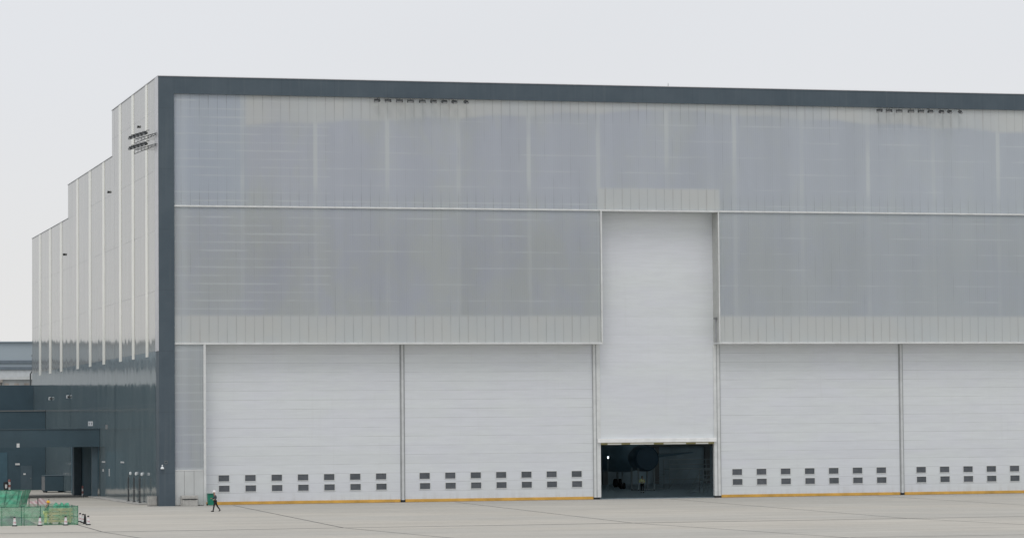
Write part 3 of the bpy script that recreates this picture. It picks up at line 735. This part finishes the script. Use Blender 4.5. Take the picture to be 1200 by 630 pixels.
# timber stack
ts = thing('timber_stack', 'pale timber beams stacked inside the green net fence', 'timber stack', (-15.42, -52.6, 0))
for r in range(4):
    for c in range(3):
        m = MB(); z = 0.18 + r * 0.27
        j = random.uniform(-0.08, 0.08)
        m.box(-0.82 + j, 0.92 + j, -0.55 + c * 0.36, -0.24 + c * 0.36, z, z + 0.20, M['wood']); o = m.build('beam', ts, bevel=0.008)
    for x in (-0.65, 0.05, 0.75):
        m = MB(); m.box(x - 0.05, x + 0.05, -0.55, 0.5, z - 0.069, z - 0.001, M['wood']); m.build('batten', ts)
for x in (-0.65, 0.05, 0.75):
    m = MB(); m.box(x - 0.08, x + 0.08, -0.5, 0.5, 0, 0.11, M['dgrey']); m.build('bearer', ts)
t = thing('sand_heap', 'low grey covered heap behind the left part of the green net', 'heap', (-19.0, -51.5, 0))
m = MB(); k = m.slot(M['mgrey']); rnd = random.Random(11); nn = 24
for j in range(9):
    for i in range(nn):
        a = 2 * PI * i / nn; r = (1 - j / 8); 
        hgt = 0.62 * (1 - r * r) * (0.8 + 0.25 * math.sin(a * 3 + 1)) + rnd.uniform(-.02, .02)
        m.v.append((1.9 * r * math.cos(a) * (1 + .12 * math.sin(3 * a)), 1.1 * r * math.sin(a), max(0, hgt) if j else 0))
for j in range(8):
    for i in range(nn):
        q = j * nn + i; r_ = j * nn + (i + 1) % nn; m.f.append((q, r_, r_ + nn, q + nn)); m.mi.append(k)
m.build('heap_cover', t, smooth=True)
# second, denser hoarding nearer the building
hb = thing('fabric_hoarding', 'dense green fabric hoarding with slanted braces behind the net fence', 'fence', (0, 0, 0))
wavy_net((-23.0, 6.2), (-12.7, 3.2), 1.62, 'net_thick', 'fabric_panel', hb, 60, 6, 0.05, (0.5, 0.5), 8)
wavy_net((-12.7, 3.2), (-11.5, 7.0), 1.6, 'net_thick', 'fabric_panel', hb, 24, 6, 0.05, (0.5, 0.5), 9)
d = (Vector((-12.7, 3.2)) - Vector((-23.0, 6.2)))
for k in range(10):
    q = Vector((-23.0, 6.2)) + d * (k + 0.15) / 9.3
    m = MB(); m.tube([(q.x, q.y - 0.06, 0), (q.x + 0.33, q.y + 0.42, 1.62)], 0.03, M['dgreen'], 6); m.build('post', hb)
    if k % 2 == 0:
        e = q + d * 0.85 / 9.3
        m = MB(); m.tube([(q.x, q.y - 0.08, 0.08), (e.x + 0.3, e.y + 0.40, 1.5)], 0.022, M['dgreen'], 5); m.build('brace', hb)
m = MB(); m.tube([(-22.65, 6.68, 1.62), (-12.35, 3.68, 1.62)], 0.03, M['dgreen'], 6); m.tube([(-12.35, 3.68, 1.62), (-11.0, 7.4, 1.55)], 0.03, M['dgreen'], 6); m.build('top_rail', hb)
# red and white sheet barrier
tb = thing('tape_barrier', 'faded red and white sheet barrier between the two green fences', 'barrier', (0, 0, 0))
wavy_net((-11.7, 2.6), (-9.9, 3.2), 0.85, 'tape', 'sheet', tb, 14, 3, 0.04, seed=12, sag=0.2)
for (x, y, h) in ((-11.75, 2.5, 0.95), (-10.9, 2.8, 0.9), (-9.85, 3.15, 0.75)):
    m = MB(); m.lathe([(0.16, 0), (0.16, 0.05), (0.035, 0.06), (0.035, h - .1), (0.06, h - .05), (0.0, h)], M['black'], 10, (x, y, 0)); m.build('post', tb)
# traffic delineators
def make_cone(label, group):
    t = thing('traffic_cone', label, 'traffic cone', group=group)
    m = MB(); m.lathe([(0.20, 0), (0.20, 0.05), (0.15, 0.09)], M['black'], 14); m.build('base', t)
    prof = [(0.13, 0.091), (0.12, 0.2), (0.105, 0.34), (0.09, 0.50), (0.08, 0.60)]
    m = MB()
    for k in range(4): m.lathe(prof[k:k + 2], [M['sign'], M['tape'], M['sign'], M['tape']][k], 14)
    m.build('shaft', t)
    m = MB(); m.lathe([(0.08, 0.601), (0.085, 0.64), (0.05, 0.70), (0.0, 0.71)], M['black'], 12); m.build('cap', t)
    return t
c0 = None
for loc, lab, g_ in (((-19.07, -55.6, 0), 'leftmost white traffic cone in front of the green net', 'f'), ((-17.2, -55.55, 0), 'middle white traffic cone in front of the green net', 'f'), ((-15.29, -55.5, 0), 'white traffic cone before the timber, rightmost in front of the net', 'f'),
        ((-13.2, -47.3, 0), 'white and red cone of the right group, nearest the net corner', 'r'), ((-13.28, -49.8, 0), 'second white and red cone out from the net corner', 'r'), ((-13.64, -55.7, 0), 'white and red cone of the right group, farthest from the net', 'r')):
    grp = 'traffic cones in front of the net' if g_ == 'f' else 'traffic cones right of the net'
    if c0 is None: c0 = make_cone(lab, grp); c0.location = loc
    else: dup(c0, loc, lab, None, grp)
t = thing('black_cone', 'all black cone in the group right of the net', 'traffic cone', (-13.54, -53.0, 0))
m = MB(); m.lathe([(0.18, 0), (0.18, 0.05), (0.12, 0.08)], M['black'], 14); m.build('base', t)
m = MB(); m.lathe([(0.11, 0.081), (0.09, 0.5), (0.05, 0.74), (0.0, 0.78)], M['black'], 14); m.build('shaft', t)

# ------------------------------------------------------------------ people
def skin_mesh(joints, edges, name, mat, parent, sub=1, root=0):
    me = bpy.data.meshes.new(name); me.from_pydata([j[0] for j in joints], edges, [])
    bm = bmesh.new(); bm.from_mesh(me); bm.verts.layers.skin.verify(); bm.to_mesh(me); bm.free()
    o = bpy.data.objects.new(name, me); COL.objects.link(o)
    for i, j in enumerate(joints):
        r = j[1]; me.skin_vertices[0].data[i].radius = (r, r) if not hasattr(r, '__len__') else r
        me.skin_vertices[0].data[i].use_root = (i == root)
    md = o.modifiers.new('skin', 'SKIN'); md.use_smooth_shade = True; md.branch_smoothing = 0.6
    sd = o.modifiers.new('sub', 'SUBSURF'); sd.levels = sub; sd.render_levels = sub
    dg = bpy.context.evaluated_depsgraph_get(); dg.update()
    nm = bpy.data.meshes.new_from_object(o.evaluated_get(dg))
    o.modifiers.clear(); o.data = nm; nm.name = name
    nm.materials.clear(); nm.materials.append(mat)
    for p in nm.polygons: p.use_smooth = True; p.material_index = 0
    bpy.data.meshes.remove(me)
    if parent: o.parent = parent
    return o
def add_hand(bm_mb, wrist, d, palm_n, side, m):
    d = Vector(d).normalized(); n = Vector(palm_n); n = (n - d * n.dot(d)).normalized(); s = d.cross(n).normalized() * side
    w = Vector(wrist)
    bm_mb.tube([w - d * 0.02, w + d * 0.02, w + d * 0.06, w + d * 0.10], [0.026, 0.03, 0.038, 0.034], m, 8)
    for i, L in enumerate((0.070, 0.080, 0.075, 0.058)):
        b = w + d * 0.092 + s * (0.027 - 0.018 * i)
        bm_mb.tube([b, b + d * L * 0.45 + n * 0.006, b + d * L * 0.75 + n * 0.024, b + d * L * 0.85 + n * 0.044], [0.0095, 0.009, 0.008, 0.006], m, 6)
    b = w + d * 0.035 + s * 0.030
    bm_mb.tube([b, b + s * 0.025 + d * 0.03, b + s * 0.03 + d * 0.055 + n * 0.012], [0.012, 0.011, 0.008], m, 6)
def person(label, loc, rz, J, top, legs, hat=None, vest=False, tapes=False):
    # J: joints in local frame, facing -x
    t = thing('person', label, 'person', loc, rz)
    V = {k: Vector(v) for k, v in J.items()}
    names = ['pelvis', 'waist', 'chest', 'neck', 'chin', 'sho_l', 'elb_l', 'wri_l', 'sho_r', 'elb_r', 'wri_r', 'hip_l', 'kne_l', 'ank_l', 'hip_r', 'kne_r', 'ank_r']
    rad = dict(pelvis=(.13, .12), waist=(.125, .11), chest=(.15, .125), neck=.058, chin=.055, sho_l=.065, elb_l=.045, wri_l=.028, sho_r=.065, elb_r=.045, wri_r=.028, hip_l=.088, kne_l=.058, ank_l=.042, hip_r=.088, kne_r=.058, ank_r=.042)
    ed = [('pelvis', 'waist'), ('waist', 'chest'), ('chest', 'neck'), ('neck', 'chin'), ('chest', 'sho_l'), ('sho_l', 'elb_l'), ('elb_l', 'wri_l'), ('chest', 'sho_r'), ('sho_r', 'elb_r'), ('elb_r', 'wri_r'), ('pelvis', 'hip_l'), ('hip_l', 'kne_l'), ('kne_l', 'ank_l'), ('pelvis', 'hip_r'), ('hip_r', 'kne_r'), ('kne_r', 'ank_r')]
    ix = {n: i for i, n in enumerate(names)}
    body = skin_mesh([(V[n], rad[n]) for n in names], [(ix[a], ix[b]) for a, b in ed], 'body', M['skin'], t)
    # head and hands joined into the body mesh
    h = MB(); c = V['head']
    rings = []
    for k in range(11):
        a = PI * k / 10; z = -math.cos(a) * 0.122; r = math.sin(a)
        jaw = 1.0 if z > -0.02 else 1.0 - 0.30 * (-z - 0.02) / 0.1
        rings.append((r * 0.078 * jaw, r * 0.098 * jaw, z, -0.012 if z < -0.03 else 0))
    n = 18; base = 0; kk = h.slot(M['skin'])
    for rx, ry, z, dx in rings:
        for q in range(n):
            th = 2 * PI * q / n; px = ry * math.cos(th); py = rx * math.sin(th)
            if abs(th - PI) < 0.25 and -0.05 < z < 0.02: px -= 0.018          # nose
            if abs(abs(th - PI) - 0.45) < 0.2 and 0.0 < z < 0.04: px += 0.010  # eye sockets
            h.v.append((c.x + px + dx, c.y + py, c.z + z))
    for j in range(10):
        for q in range(n):
            r_ = (q + 1) % n; h.f.append((j * n + q, j * n + r_, (j + 1) * n + r_, (j + 1) * n + q)); h.mi.append(kk)
    for s in (-1, 1):
        h.lathe([(0.0, -0.03), (0.016, -0.015), (0.02, 0.005), (0.012, 0.028), (0, 0.032)], M['skin'], 8, (c.x + 0.005, c.y + s * 0.078, c.z - 0.005))
        h.lathe([(0.0, -0.012), (0.011, 0), (0.0, 0.012)], M['hatw'], 8, (c.x - 0.082, c.y + s * 0.032, c.z + 0.012))
        h.lathe([(0.0, -0.006), (0.006, 0), (0.0, 0.006)], M['black'], 6, (c.x - 0.091, c.y + s * 0.032, c.z + 0.012))
    h.tube([(c.x - 0.086, c.y - 0.022, c.z - 0.06), (c.x - 0.091, c.y, c.z - 0.058), (c.x - 0.086, c.y + 0.022, c.z - 0.06)], 0.006, M['red'], 6)
    for sd, s in (('l', 1), ('r', -1)):
        add_hand(h, V['wri_' + sd], V['wri_' + sd] - V['elb_' + sd], J.get('palm_' + sd, (-0.3, -s, 0)), s, M['skin'])
    ho = h.build('head_tmp', smooth=True)
    bm = bmesh.new(); bm.from_mesh(body.data); nb = len(bm.faces); bm.from_mesh(ho.data)
    bm.to_mesh(body.data); bm.free()
    body.data.materials.clear()
    for mt in h.mats: body.data.materials.append(mt)
    bpy.data.objects.remove(ho)
    # clothes
    up = ['pelvis', 'waist', 'chest', 'col', 'sho_l', 'elb_l', 'cuf_l', 'sho_r', 'elb_r', 'cuf_r']
    V['col'] = V['chest'].lerp(V['neck'], 0.8); V['cuf_l'] = V['elb_l'].lerp(V['wri_l'], 0.92); V['cuf_r'] = V['elb_r'].lerp(V['wri_r'], 0.92)
    ru = dict(pelvis=(.165, .15), waist=(.155, .135), chest=(.18, .15), col=(.085, .08), sho_l=.088, elb_l=.062, cuf_l=.048, sho_r=.088, elb_r=.062, cuf_r=.048)
    iu = {n: i for i, n in enumerate(up)}
    eu = [('pelvis', 'waist'), ('waist', 'chest'), ('chest', 'col'), ('chest', 'sho_l'), ('sho_l', 'elb_l'), ('elb_l', 'cuf_l'), ('chest', 'sho_r'), ('sho_r', 'elb_r'), ('elb_r', 'cuf_r')]
    jk = skin_mesh([(V[n], ru[n]) for n in up], [(iu[a], iu[b]) for a, b in eu], 'jacket', M[top], t)
    lo = ['pelvis', 'hip_l', 'kne_l', 'ank_l', 'hip_r', 'kne_r', 'ank_r']
    rl = dict(pelvis=(.15, .135), hip_l=.105, kne_l=.075, ank_l=.062, hip_r=.105, kne_r=.075, ank_r=.062)
    il = {n: i for i, n in enumerate(lo)}
    skin_mesh([(V[n], rl[n]) for n in lo], [(il[a], il[b]) for a, b in (('pelvis', 'hip_l'), ('hip_l', 'kne_l'), ('kne_l', 'ank_l'), ('pelvis', 'hip_r'), ('hip_r', 'kne_r'), ('kne_r', 'ank_r'))], 'trousers', M[legs], t)
    for sd in 'lr':
        a = V['ank_' + sd]; tip = Vector(J['toe_' + sd]); hd = (tip - a); hd.z = 0; hd.normalize()
        heel = a - hd * 0.07; heel.z = max(a.z - 0.05, 0.045)
        m = MB(); m.tube([heel, a + Vector((0, 0, -0.02)), a.lerp(tip, 0.5) , tip], [0.04, 0.058, 0.048, 0.032], M['black'], 10); m.build('shoe', t, smooth=True)
    if hat:
        m = MB(); m.lathe([(0.135, 0.0), (0.133, 0.06), (0.115, 0.11), (0.07, 0.15), (0.0, 0.162)], M[hat], 18, (c.x, c.y, c.z + 0.03))
        m.lathe([(0.135, 0.026), (0.170, 0.018), (0.170, 0.026), (0.134, 0.04)], M[hat], 18, (c.x - 0.012, c.y, c.z)); m.build('hard_hat', t, smooth=True)
    else:
        m = MB(); m.lathe([(0.094, 0.0), (0.10, 0.04), (0.088, 0.085), (0.05, 0.118), (0.0, 0.125)], M['hair'], 16, (c.x + 0.012, c.y, c.z + 0.015)); m.build('hair', t, smooth=True)
    if vest:
        vv = ['pelvis', 'waist', 'chest', 'vs_l', 'vs_r']
        V['vs_l'] = V['chest'].lerp(V['sho_l'], 0.62) + Vector((0, 0, 0.02)); V['vs_r'] = V['chest'].lerp(V['sho_r'], 0.62) + Vector((0, 0, 0.02))
        rv = dict(pelvis=(.178, .165), waist=(.17, .152), chest=(.195, .165), vs_l=.11, vs_r=.11)
        iv = {n: i for i, n in enumerate(vv)}
        ve = skin_mesh([(V[n], rv[n]) for n in vv], [(0, 1), (1, 2), (2, 3), (2, 4)], 'hi_vis_vest', M['hivis'], t)
        m = MB()
        p_, w_ = V['pelvis'], V['waist']
        for s in (-1, 1):
            ch = V['chest']
            m.box(ch.x - 0.215, ch.x - 0.17, ch.y + s * 0.10 - 0.03, ch.y + s * 0.10 + 0.03, w_.z - 0.02, ch.z + 0.12, M['reflect'])
        m.lathe([(0.19, 0), (0.195, 0.03), (0.19, 0.06)], M['reflect'], 20, (w_.x, w_.y, w_.z - 0.06))
        m.build('reflective_tape', ve)
    if tapes:
        m = MB()
        for sd in 'lr':
            a = V['ank_' + sd].lerp(V['kne_' + sd], 0.22); m.lathe([(0.074, -0.03), (0.074, 0.03)], M['reflect'], 14, tuple(a))
        m.build('ankle_tape', t)
    return t
walk = dict(pelvis=(0, 0, 0.94), waist=(-0.02, 0, 1.12), chest=(-0.04, 0, 1.34), neck=(-0.06, 0, 1.52), chin=(-0.08, 0, 1.60), head=(-0.085, 0, 1.665),
    sho_l=(-0.04, -0.19, 1.43), elb_l=(0.07, -0.25, 1.18), wri_l=(-0.13, -0.20, 1.08), sho_r=(-0.05, 0.19, 1.43), elb_r=(-0.06, 0.25, 1.17), wri_r=(-0.26, 0.17, 1.16), palm_l=(0, 1, 0), palm_r=(0, -1, 0.2),
    hip_l=(-0.02, -0.09, 0.90), kne_l=(-0.13, -0.09, 0.50), ank_l=(-0.21, -0.09, 0.085), toe_l=(-0.40, -0.10, 0.05),
    hip_r=(0.02, 0.09, 0.90), kne_r=(0.18, 0.09, 0.52), ank_r=(0.42, 0.09, 0.19), toe_r=(0.34, 0.09, 0.035))
person('person in dark jacket and white hard hat walking left past the white doors', (1.35, -23.2, 0), 0.05, walk, 'navy', 'trouser', 'hatw')
stand = dict(pelvis=(0, 0, 0.95), waist=(0, 0, 1.13), chest=(0.0, 0, 1.35), neck=(0, 0, 1.53), chin=(-0.02, 0, 1.60), head=(-0.02, 0, 1.665),
    sho_l=(0, -0.2, 1.44), elb_l=(0.02, -0.30, 1.18), wri_l=(-0.20, -0.20, 1.12), sho_r=(0, 0.2, 1.44), elb_r=(0.0, 0.31, 1.17), wri_r=(-0.20, 0.18, 1.15), palm_l=(0, 1, 0), palm_r=(0, -1, 0),
    hip_l=(0, -0.10, 0.91), kne_l=(-0.02, -0.11, 0.50), ank_l=(0.01, -0.12, 0.085), toe_l=(-0.17, -0.14, 0.045),
    hip_r=(0, 0.10, 0.91), kne_r=(-0.02, 0.11, 0.50), ank_r=(0.01, 0.12, 0.085), toe_r=(-0.17, 0.14, 0.045))
person('person in a yellow hi-vis vest standing inside the dark opening', (55.6, 27.8, 0), PI / 2 + 0.05, stand, 'hivis', 'trouser', None, True, True)
bend = dict(stand); bend.update(chest=(-0.10, 0, 1.32), neck=(-0.17, 0, 1.49), chin=(-0.21, 0, 1.56), head=(-0.215, 0, 1.62), sho_l=(-0.1, -0.2, 1.40), sho_r=(-0.1, 0.2, 1.40), elb_l=(-0.12, -0.28, 1.14), elb_r=(-0.12, 0.28, 1.14), wri_l=(-0.33, -0.2, 1.06), wri_r=(-0.33, 0.2, 1.08), waist=(-0.03, 0, 1.12))
person('person in a yellow hard hat and green clothes working behind the net fence', (-16.45, -52.6, 0), PI + 0.3, bend, 'workgreen', 'hivis', 'haty')

# ------------------------------------------------------------------ inside the open bay
t = thing('aircraft_fuselage', 'dark rounded aircraft fuselage deep inside the open bay', 'aircraft', (60.35, 47, 0))
R = Matrix.Translation((0, 0, 3.95)) @ Matrix.Rotation(math.radians(-90), 4, 'X')
m = MB(); m.lathe([(0.05, -2.0), (0.9, -1.7), (1.6, -0.8), (1.95, 0.6), (2.05, 2.5), (2.05, 22), (1.5, 26), (0.2, 29)], M['aircraft2'], 32, (0, 0, 0), R); m.build('fuselage', t, smooth=True)
for s in (-1, 1):
    m = MB(); k = m.slot(M['aircraft2']); b = [(s * 1.6, 10, 2.9), (s * 1.6, 16, 2.9), (s * 12.5, 17.5, 3.9), (s * 12.5, 15.6, 3.9)]
    m.v += b + [(x, y, z + (0.5 if abs(x) < 5 else 0.15)) for x, y, z in b]
    for f in ((0, 3, 2, 1), (4, 5, 6, 7), (0, 1, 5, 4), (1, 2, 6, 5), (2, 3, 7, 6), (3, 0, 4, 7)): m.f.append(f); m.mi.append(k)
    m.build('wing', t)
m = MB(); m.tube([(0, 3.5, 0.35), (0, 3.5, 2.1)], 0.1, M['baymetal'], 8); m.tube([(-0.28, 3.5, 0.35), (-0.06, 3.5, 0.35)], 0.35, M['black'], 16); m.tube([(0.06, 3.5, 0.35), (0.28, 3.5, 0.35)], 0.35, M['black'], 16); m.build('nose_gear', t)
for s in (-1, 1):
    m = MB(); m.tube([(s * 2.6, 14, 0.5), (s * 2.6, 14, 3.0)], 0.13, M['baymetal'], 8); m.tube([(s * 2.6 - 0.4, 14, 0.5), (s * 2.6 - 0.1, 14, 0.5)], 0.5, M['black'], 16); m.tube([(s * 2.6 + 0.1, 14, 0.5), (s * 2.6 + 0.4, 14, 0.5)], 0.5, M['black'], 16); m.build('main_gear', t)
t = thing('engine_nacelle', 'very dark round engine cowl on a stand in front of the fuselage', 'engine', (59.75, 39, 0))
R = Matrix.Translation((0, 0, 3.55)) @ Matrix.Rotation(math.radians(-90), 4, 'X')
m = MB(); m.lathe([(1.18, 0.05), (1.25, -0.05), (1.33, 0.05), (1.45, 0.6), (1.45, 2.2), (1.1, 3.8), (0.9, 3.9)], M['aircraft'], 32, (0, 0, 0), R); m.build('cowl', t, smooth=True)
m = MB(); m.lathe([(0.02, 0.12), (0.28, 0.55), (1.17, 0.56), (1.2, 0.1)], M['black'], 32, (0, 0, 0), R); m.build('fan', t, smooth=True)
m = MB()
for x in (-0.9, 0.9):
    for y in (0.5, 3.0): m.box(x - 0.08, x + 0.08, y, y + 0.16, 0.2, 2.5, M['baymetal'])
m.box(-1.1, 1.1, 0.4, 3.3, 0.12, 0.199, M['baymetal'])
for x in (-0.9, 0.9):
    for y in (0.55, 3.05): m.tube([(x - 0.05, y, 0.1), (x + 0.05, y, 0.1)], 0.1, M['black'], 10)
m.build('stand', t)
def platform(loc, label, w, d, h, steps=True):
    t = thing('work_platform', label, 'work platform', loc, 0, 'work platforms inside the bay')
    m = MB()
    for x in (0, w):
        for y in (0, d): m.tube([(x, y, 0), (x, y, h + 1.1)], 0.05, M['baymetal'], 6)
    for z in (h + 0.55, h + 1.1, h * 0.5): m.tube([(0, 0, z), (w, 0, z)], 0.035, M['baymetal'], 6); m.tube([(0, d, z), (w, d, z)], 0.035, M['baymetal'], 6)
    for k in range(4): m.tube([(w * k / 4, 0, 0.1), (w * (k + 1) / 4, 0, h)], 0.03, M['baymetal'], 6)
    m.build('frame', t)
    m = MB(); m.box(0, w, 0, d, h, h + 0.08, M['baymetal']); m.build('deck', t)
    m = MB(); m.tube([(-0.05, 0, 0), (-1.4, 0, h * 0.05)], 0.03, M['baymetal'], 6)
    for k in range(8): m.box(-1.4 * (1 - k / 8) - 0.2, -1.4 * (1 - k / 8), 0, d, h * k / 8, h * k / 8 + 0.04, M['baymetal'])
    m.build('stair', t)
platform((64.5, 46, 0), 'wide grey work platform right of the engine inside the bay', 5.0, 2.0, 2.2)
platform((61.2, 24, 0), 'small grey work platform at the right edge of the opening', 1.6, 1.4, 1.3)
t = thing('tool_cabinet', 'dark tool cabinet on the floor at the left edge of the opening', 'cabinet', (49.7, 26, 0))
m = MB(); m.box(-0.6, 0.6, -0.35, 0.35, 0.12, 1.0, M['baymetal']); m.build('body', t, bevel=0.02)
m = MB()
for k in range(4): m.box(-0.56, 0.56, -0.37, -0.351, 0.16 + 0.2 * k, 0.33 + 0.2 * k, M['dgrey'])
m.build('drawer', t)
for x in (-0.5, 0.5):
    m = MB(); m.tube([(x - 0.03, 0, 0.06), (x + 0.03, 0, 0.06)], 0.06, M['black'], 10); m.build('wheel', t)
# a lit lamp on a stand
em = bpy.data.materials.new('lit_lamp'); em.use_nodes = True
b = em.node_tree.nodes['Principled BSDF']; b.inputs['Emission Color'].default_value = (0.85, 0.95, 1, 1); b.inputs['Emission Strength'].default_value = 3.0
t = thing('work_lamp', 'small lit white lamp on a stand at the left of the opening', 'lamp', (55.5, 40, 0))
m = MB(); m.tube([(0, 0, 0.05), (0, 0, 3.55)], 0.03, M['baymetal'], 6)
for k in range(3): a = 2.1 * k; m.tube([(0, 0, 0.6), (0.5 * math.cos(a), 0.5 * math.sin(a), 0.02)], 0.025, M['baymetal'], 6)
m.build('stand', t)
m = MB(); m.box(-0.09, 0.09, -0.06, 0.04, 3.56, 3.8, M['dgrey']); h = m.build('housing', t)
m = MB(); m.box(-0.08, 0.08, -0.075, -0.061, 3.57, 3.79, em); m.build('lens', h)

# ------------------------------------------------------------------ light, sky, camera
EL, AZ = 57.0, 205.0      # sun elevation, azimuth measured clockwise from +y
wd = bpy.data.worlds.new('World'); scn.world = wd; wd.use_nodes = True
N = NT(wd.node_tree); bg = wd.node_tree.nodes['Background']
sky = N.new('ShaderNodeTexSky', sky_type='NISHITA'); sky.sun_disc = False
sky.sun_elevation = math.radians(EL); sky.sun_rotation = math.radians(AZ); sky.air_density = 1.5; sky.dust_density = 4.0
tc = N.new('ShaderNodeTexCoord'); sx = N.new('ShaderNodeSeparateXYZ'); wd.node_tree.links.new(tc.outputs['Generated'], sx.inputs[0])
cl = N.noise(N.vec(N.mul(sx.outputs[0], 1.0), sx.outputs[1], N.mul(sx.outputs[2], 3.0)), 1.6, 3.0, 0.5)
over = N.mix(N.ramp(sx.outputs[2], 0.0, 0.13), (8.25, 8.2, 8.1), (7.7, 7.85, 8.2))
over = N.scale(over, N.ramp(cl, 0.3, 0.7, 0.97, 1.03))
N.put(bg.inputs['Color'], N.mix(0.94, sky.outputs[0], over))
bg.inputs['Strength'].default_value = 0.1
sd = bpy.data.lights.new('sun', 'SUN'); sd.energy = 0.85; sd.angle = math.radians(25); sd.color = (1.0, 0.965, 0.91)
so = bpy.data.objects.new('sun', sd); COL.objects.link(so)
az, el = math.radians(AZ), math.radians(EL)
dirv = Vector((math.sin(az) * math.cos(el), math.cos(az) * math.cos(el), math.sin(el)))
so.rotation_euler = dirv.to_track_quat('Z', 'Y').to_euler(); so.location = (0, -100, 120)

cd = bpy.data.cameras.new('camera'); co = bpy.data.objects.new('camera', cd); COL.objects.link(co)
cd.sensor_width = 36.0; cd.lens = 3648.0 / 1200.0 * 36.0; cd.clip_end = 6000; cd.clip_start = 1.0
RX = [[0.9660796, 0.0050962, 0.2581942], [-0.2581045, 0.0519647, 0.9647185], [-0.0085006, -0.9986359, 0.0515174]]
right = Vector([r[0] for r in RX]); down = Vector([r[1] for r in RX]); fwd = Vector([r[2] for r in RX])
mw = Matrix((( right.x, -down.x, -fwd.x, -43.0799), (right.y, -down.y, -fwd.y, -288.2727), (right.z, -down.z, -fwd.z, 6.8000), (0, 0, 0, 1)))
co.matrix_world = mw
scn.camera = co
scn.view_settings.view_transform = 'Standard'; scn.view_settings.look = 'None'; scn.view_settings.exposure = 0; scn.view_settings.gamma = 1
scn.render.engine = 'CYCLES'
scn.cycles.use_denoising = True
scn.cycles.max_bounces = 10; scn.cycles.diffuse_bounces = 5; scn.cycles.transparent_max_bounces = 12
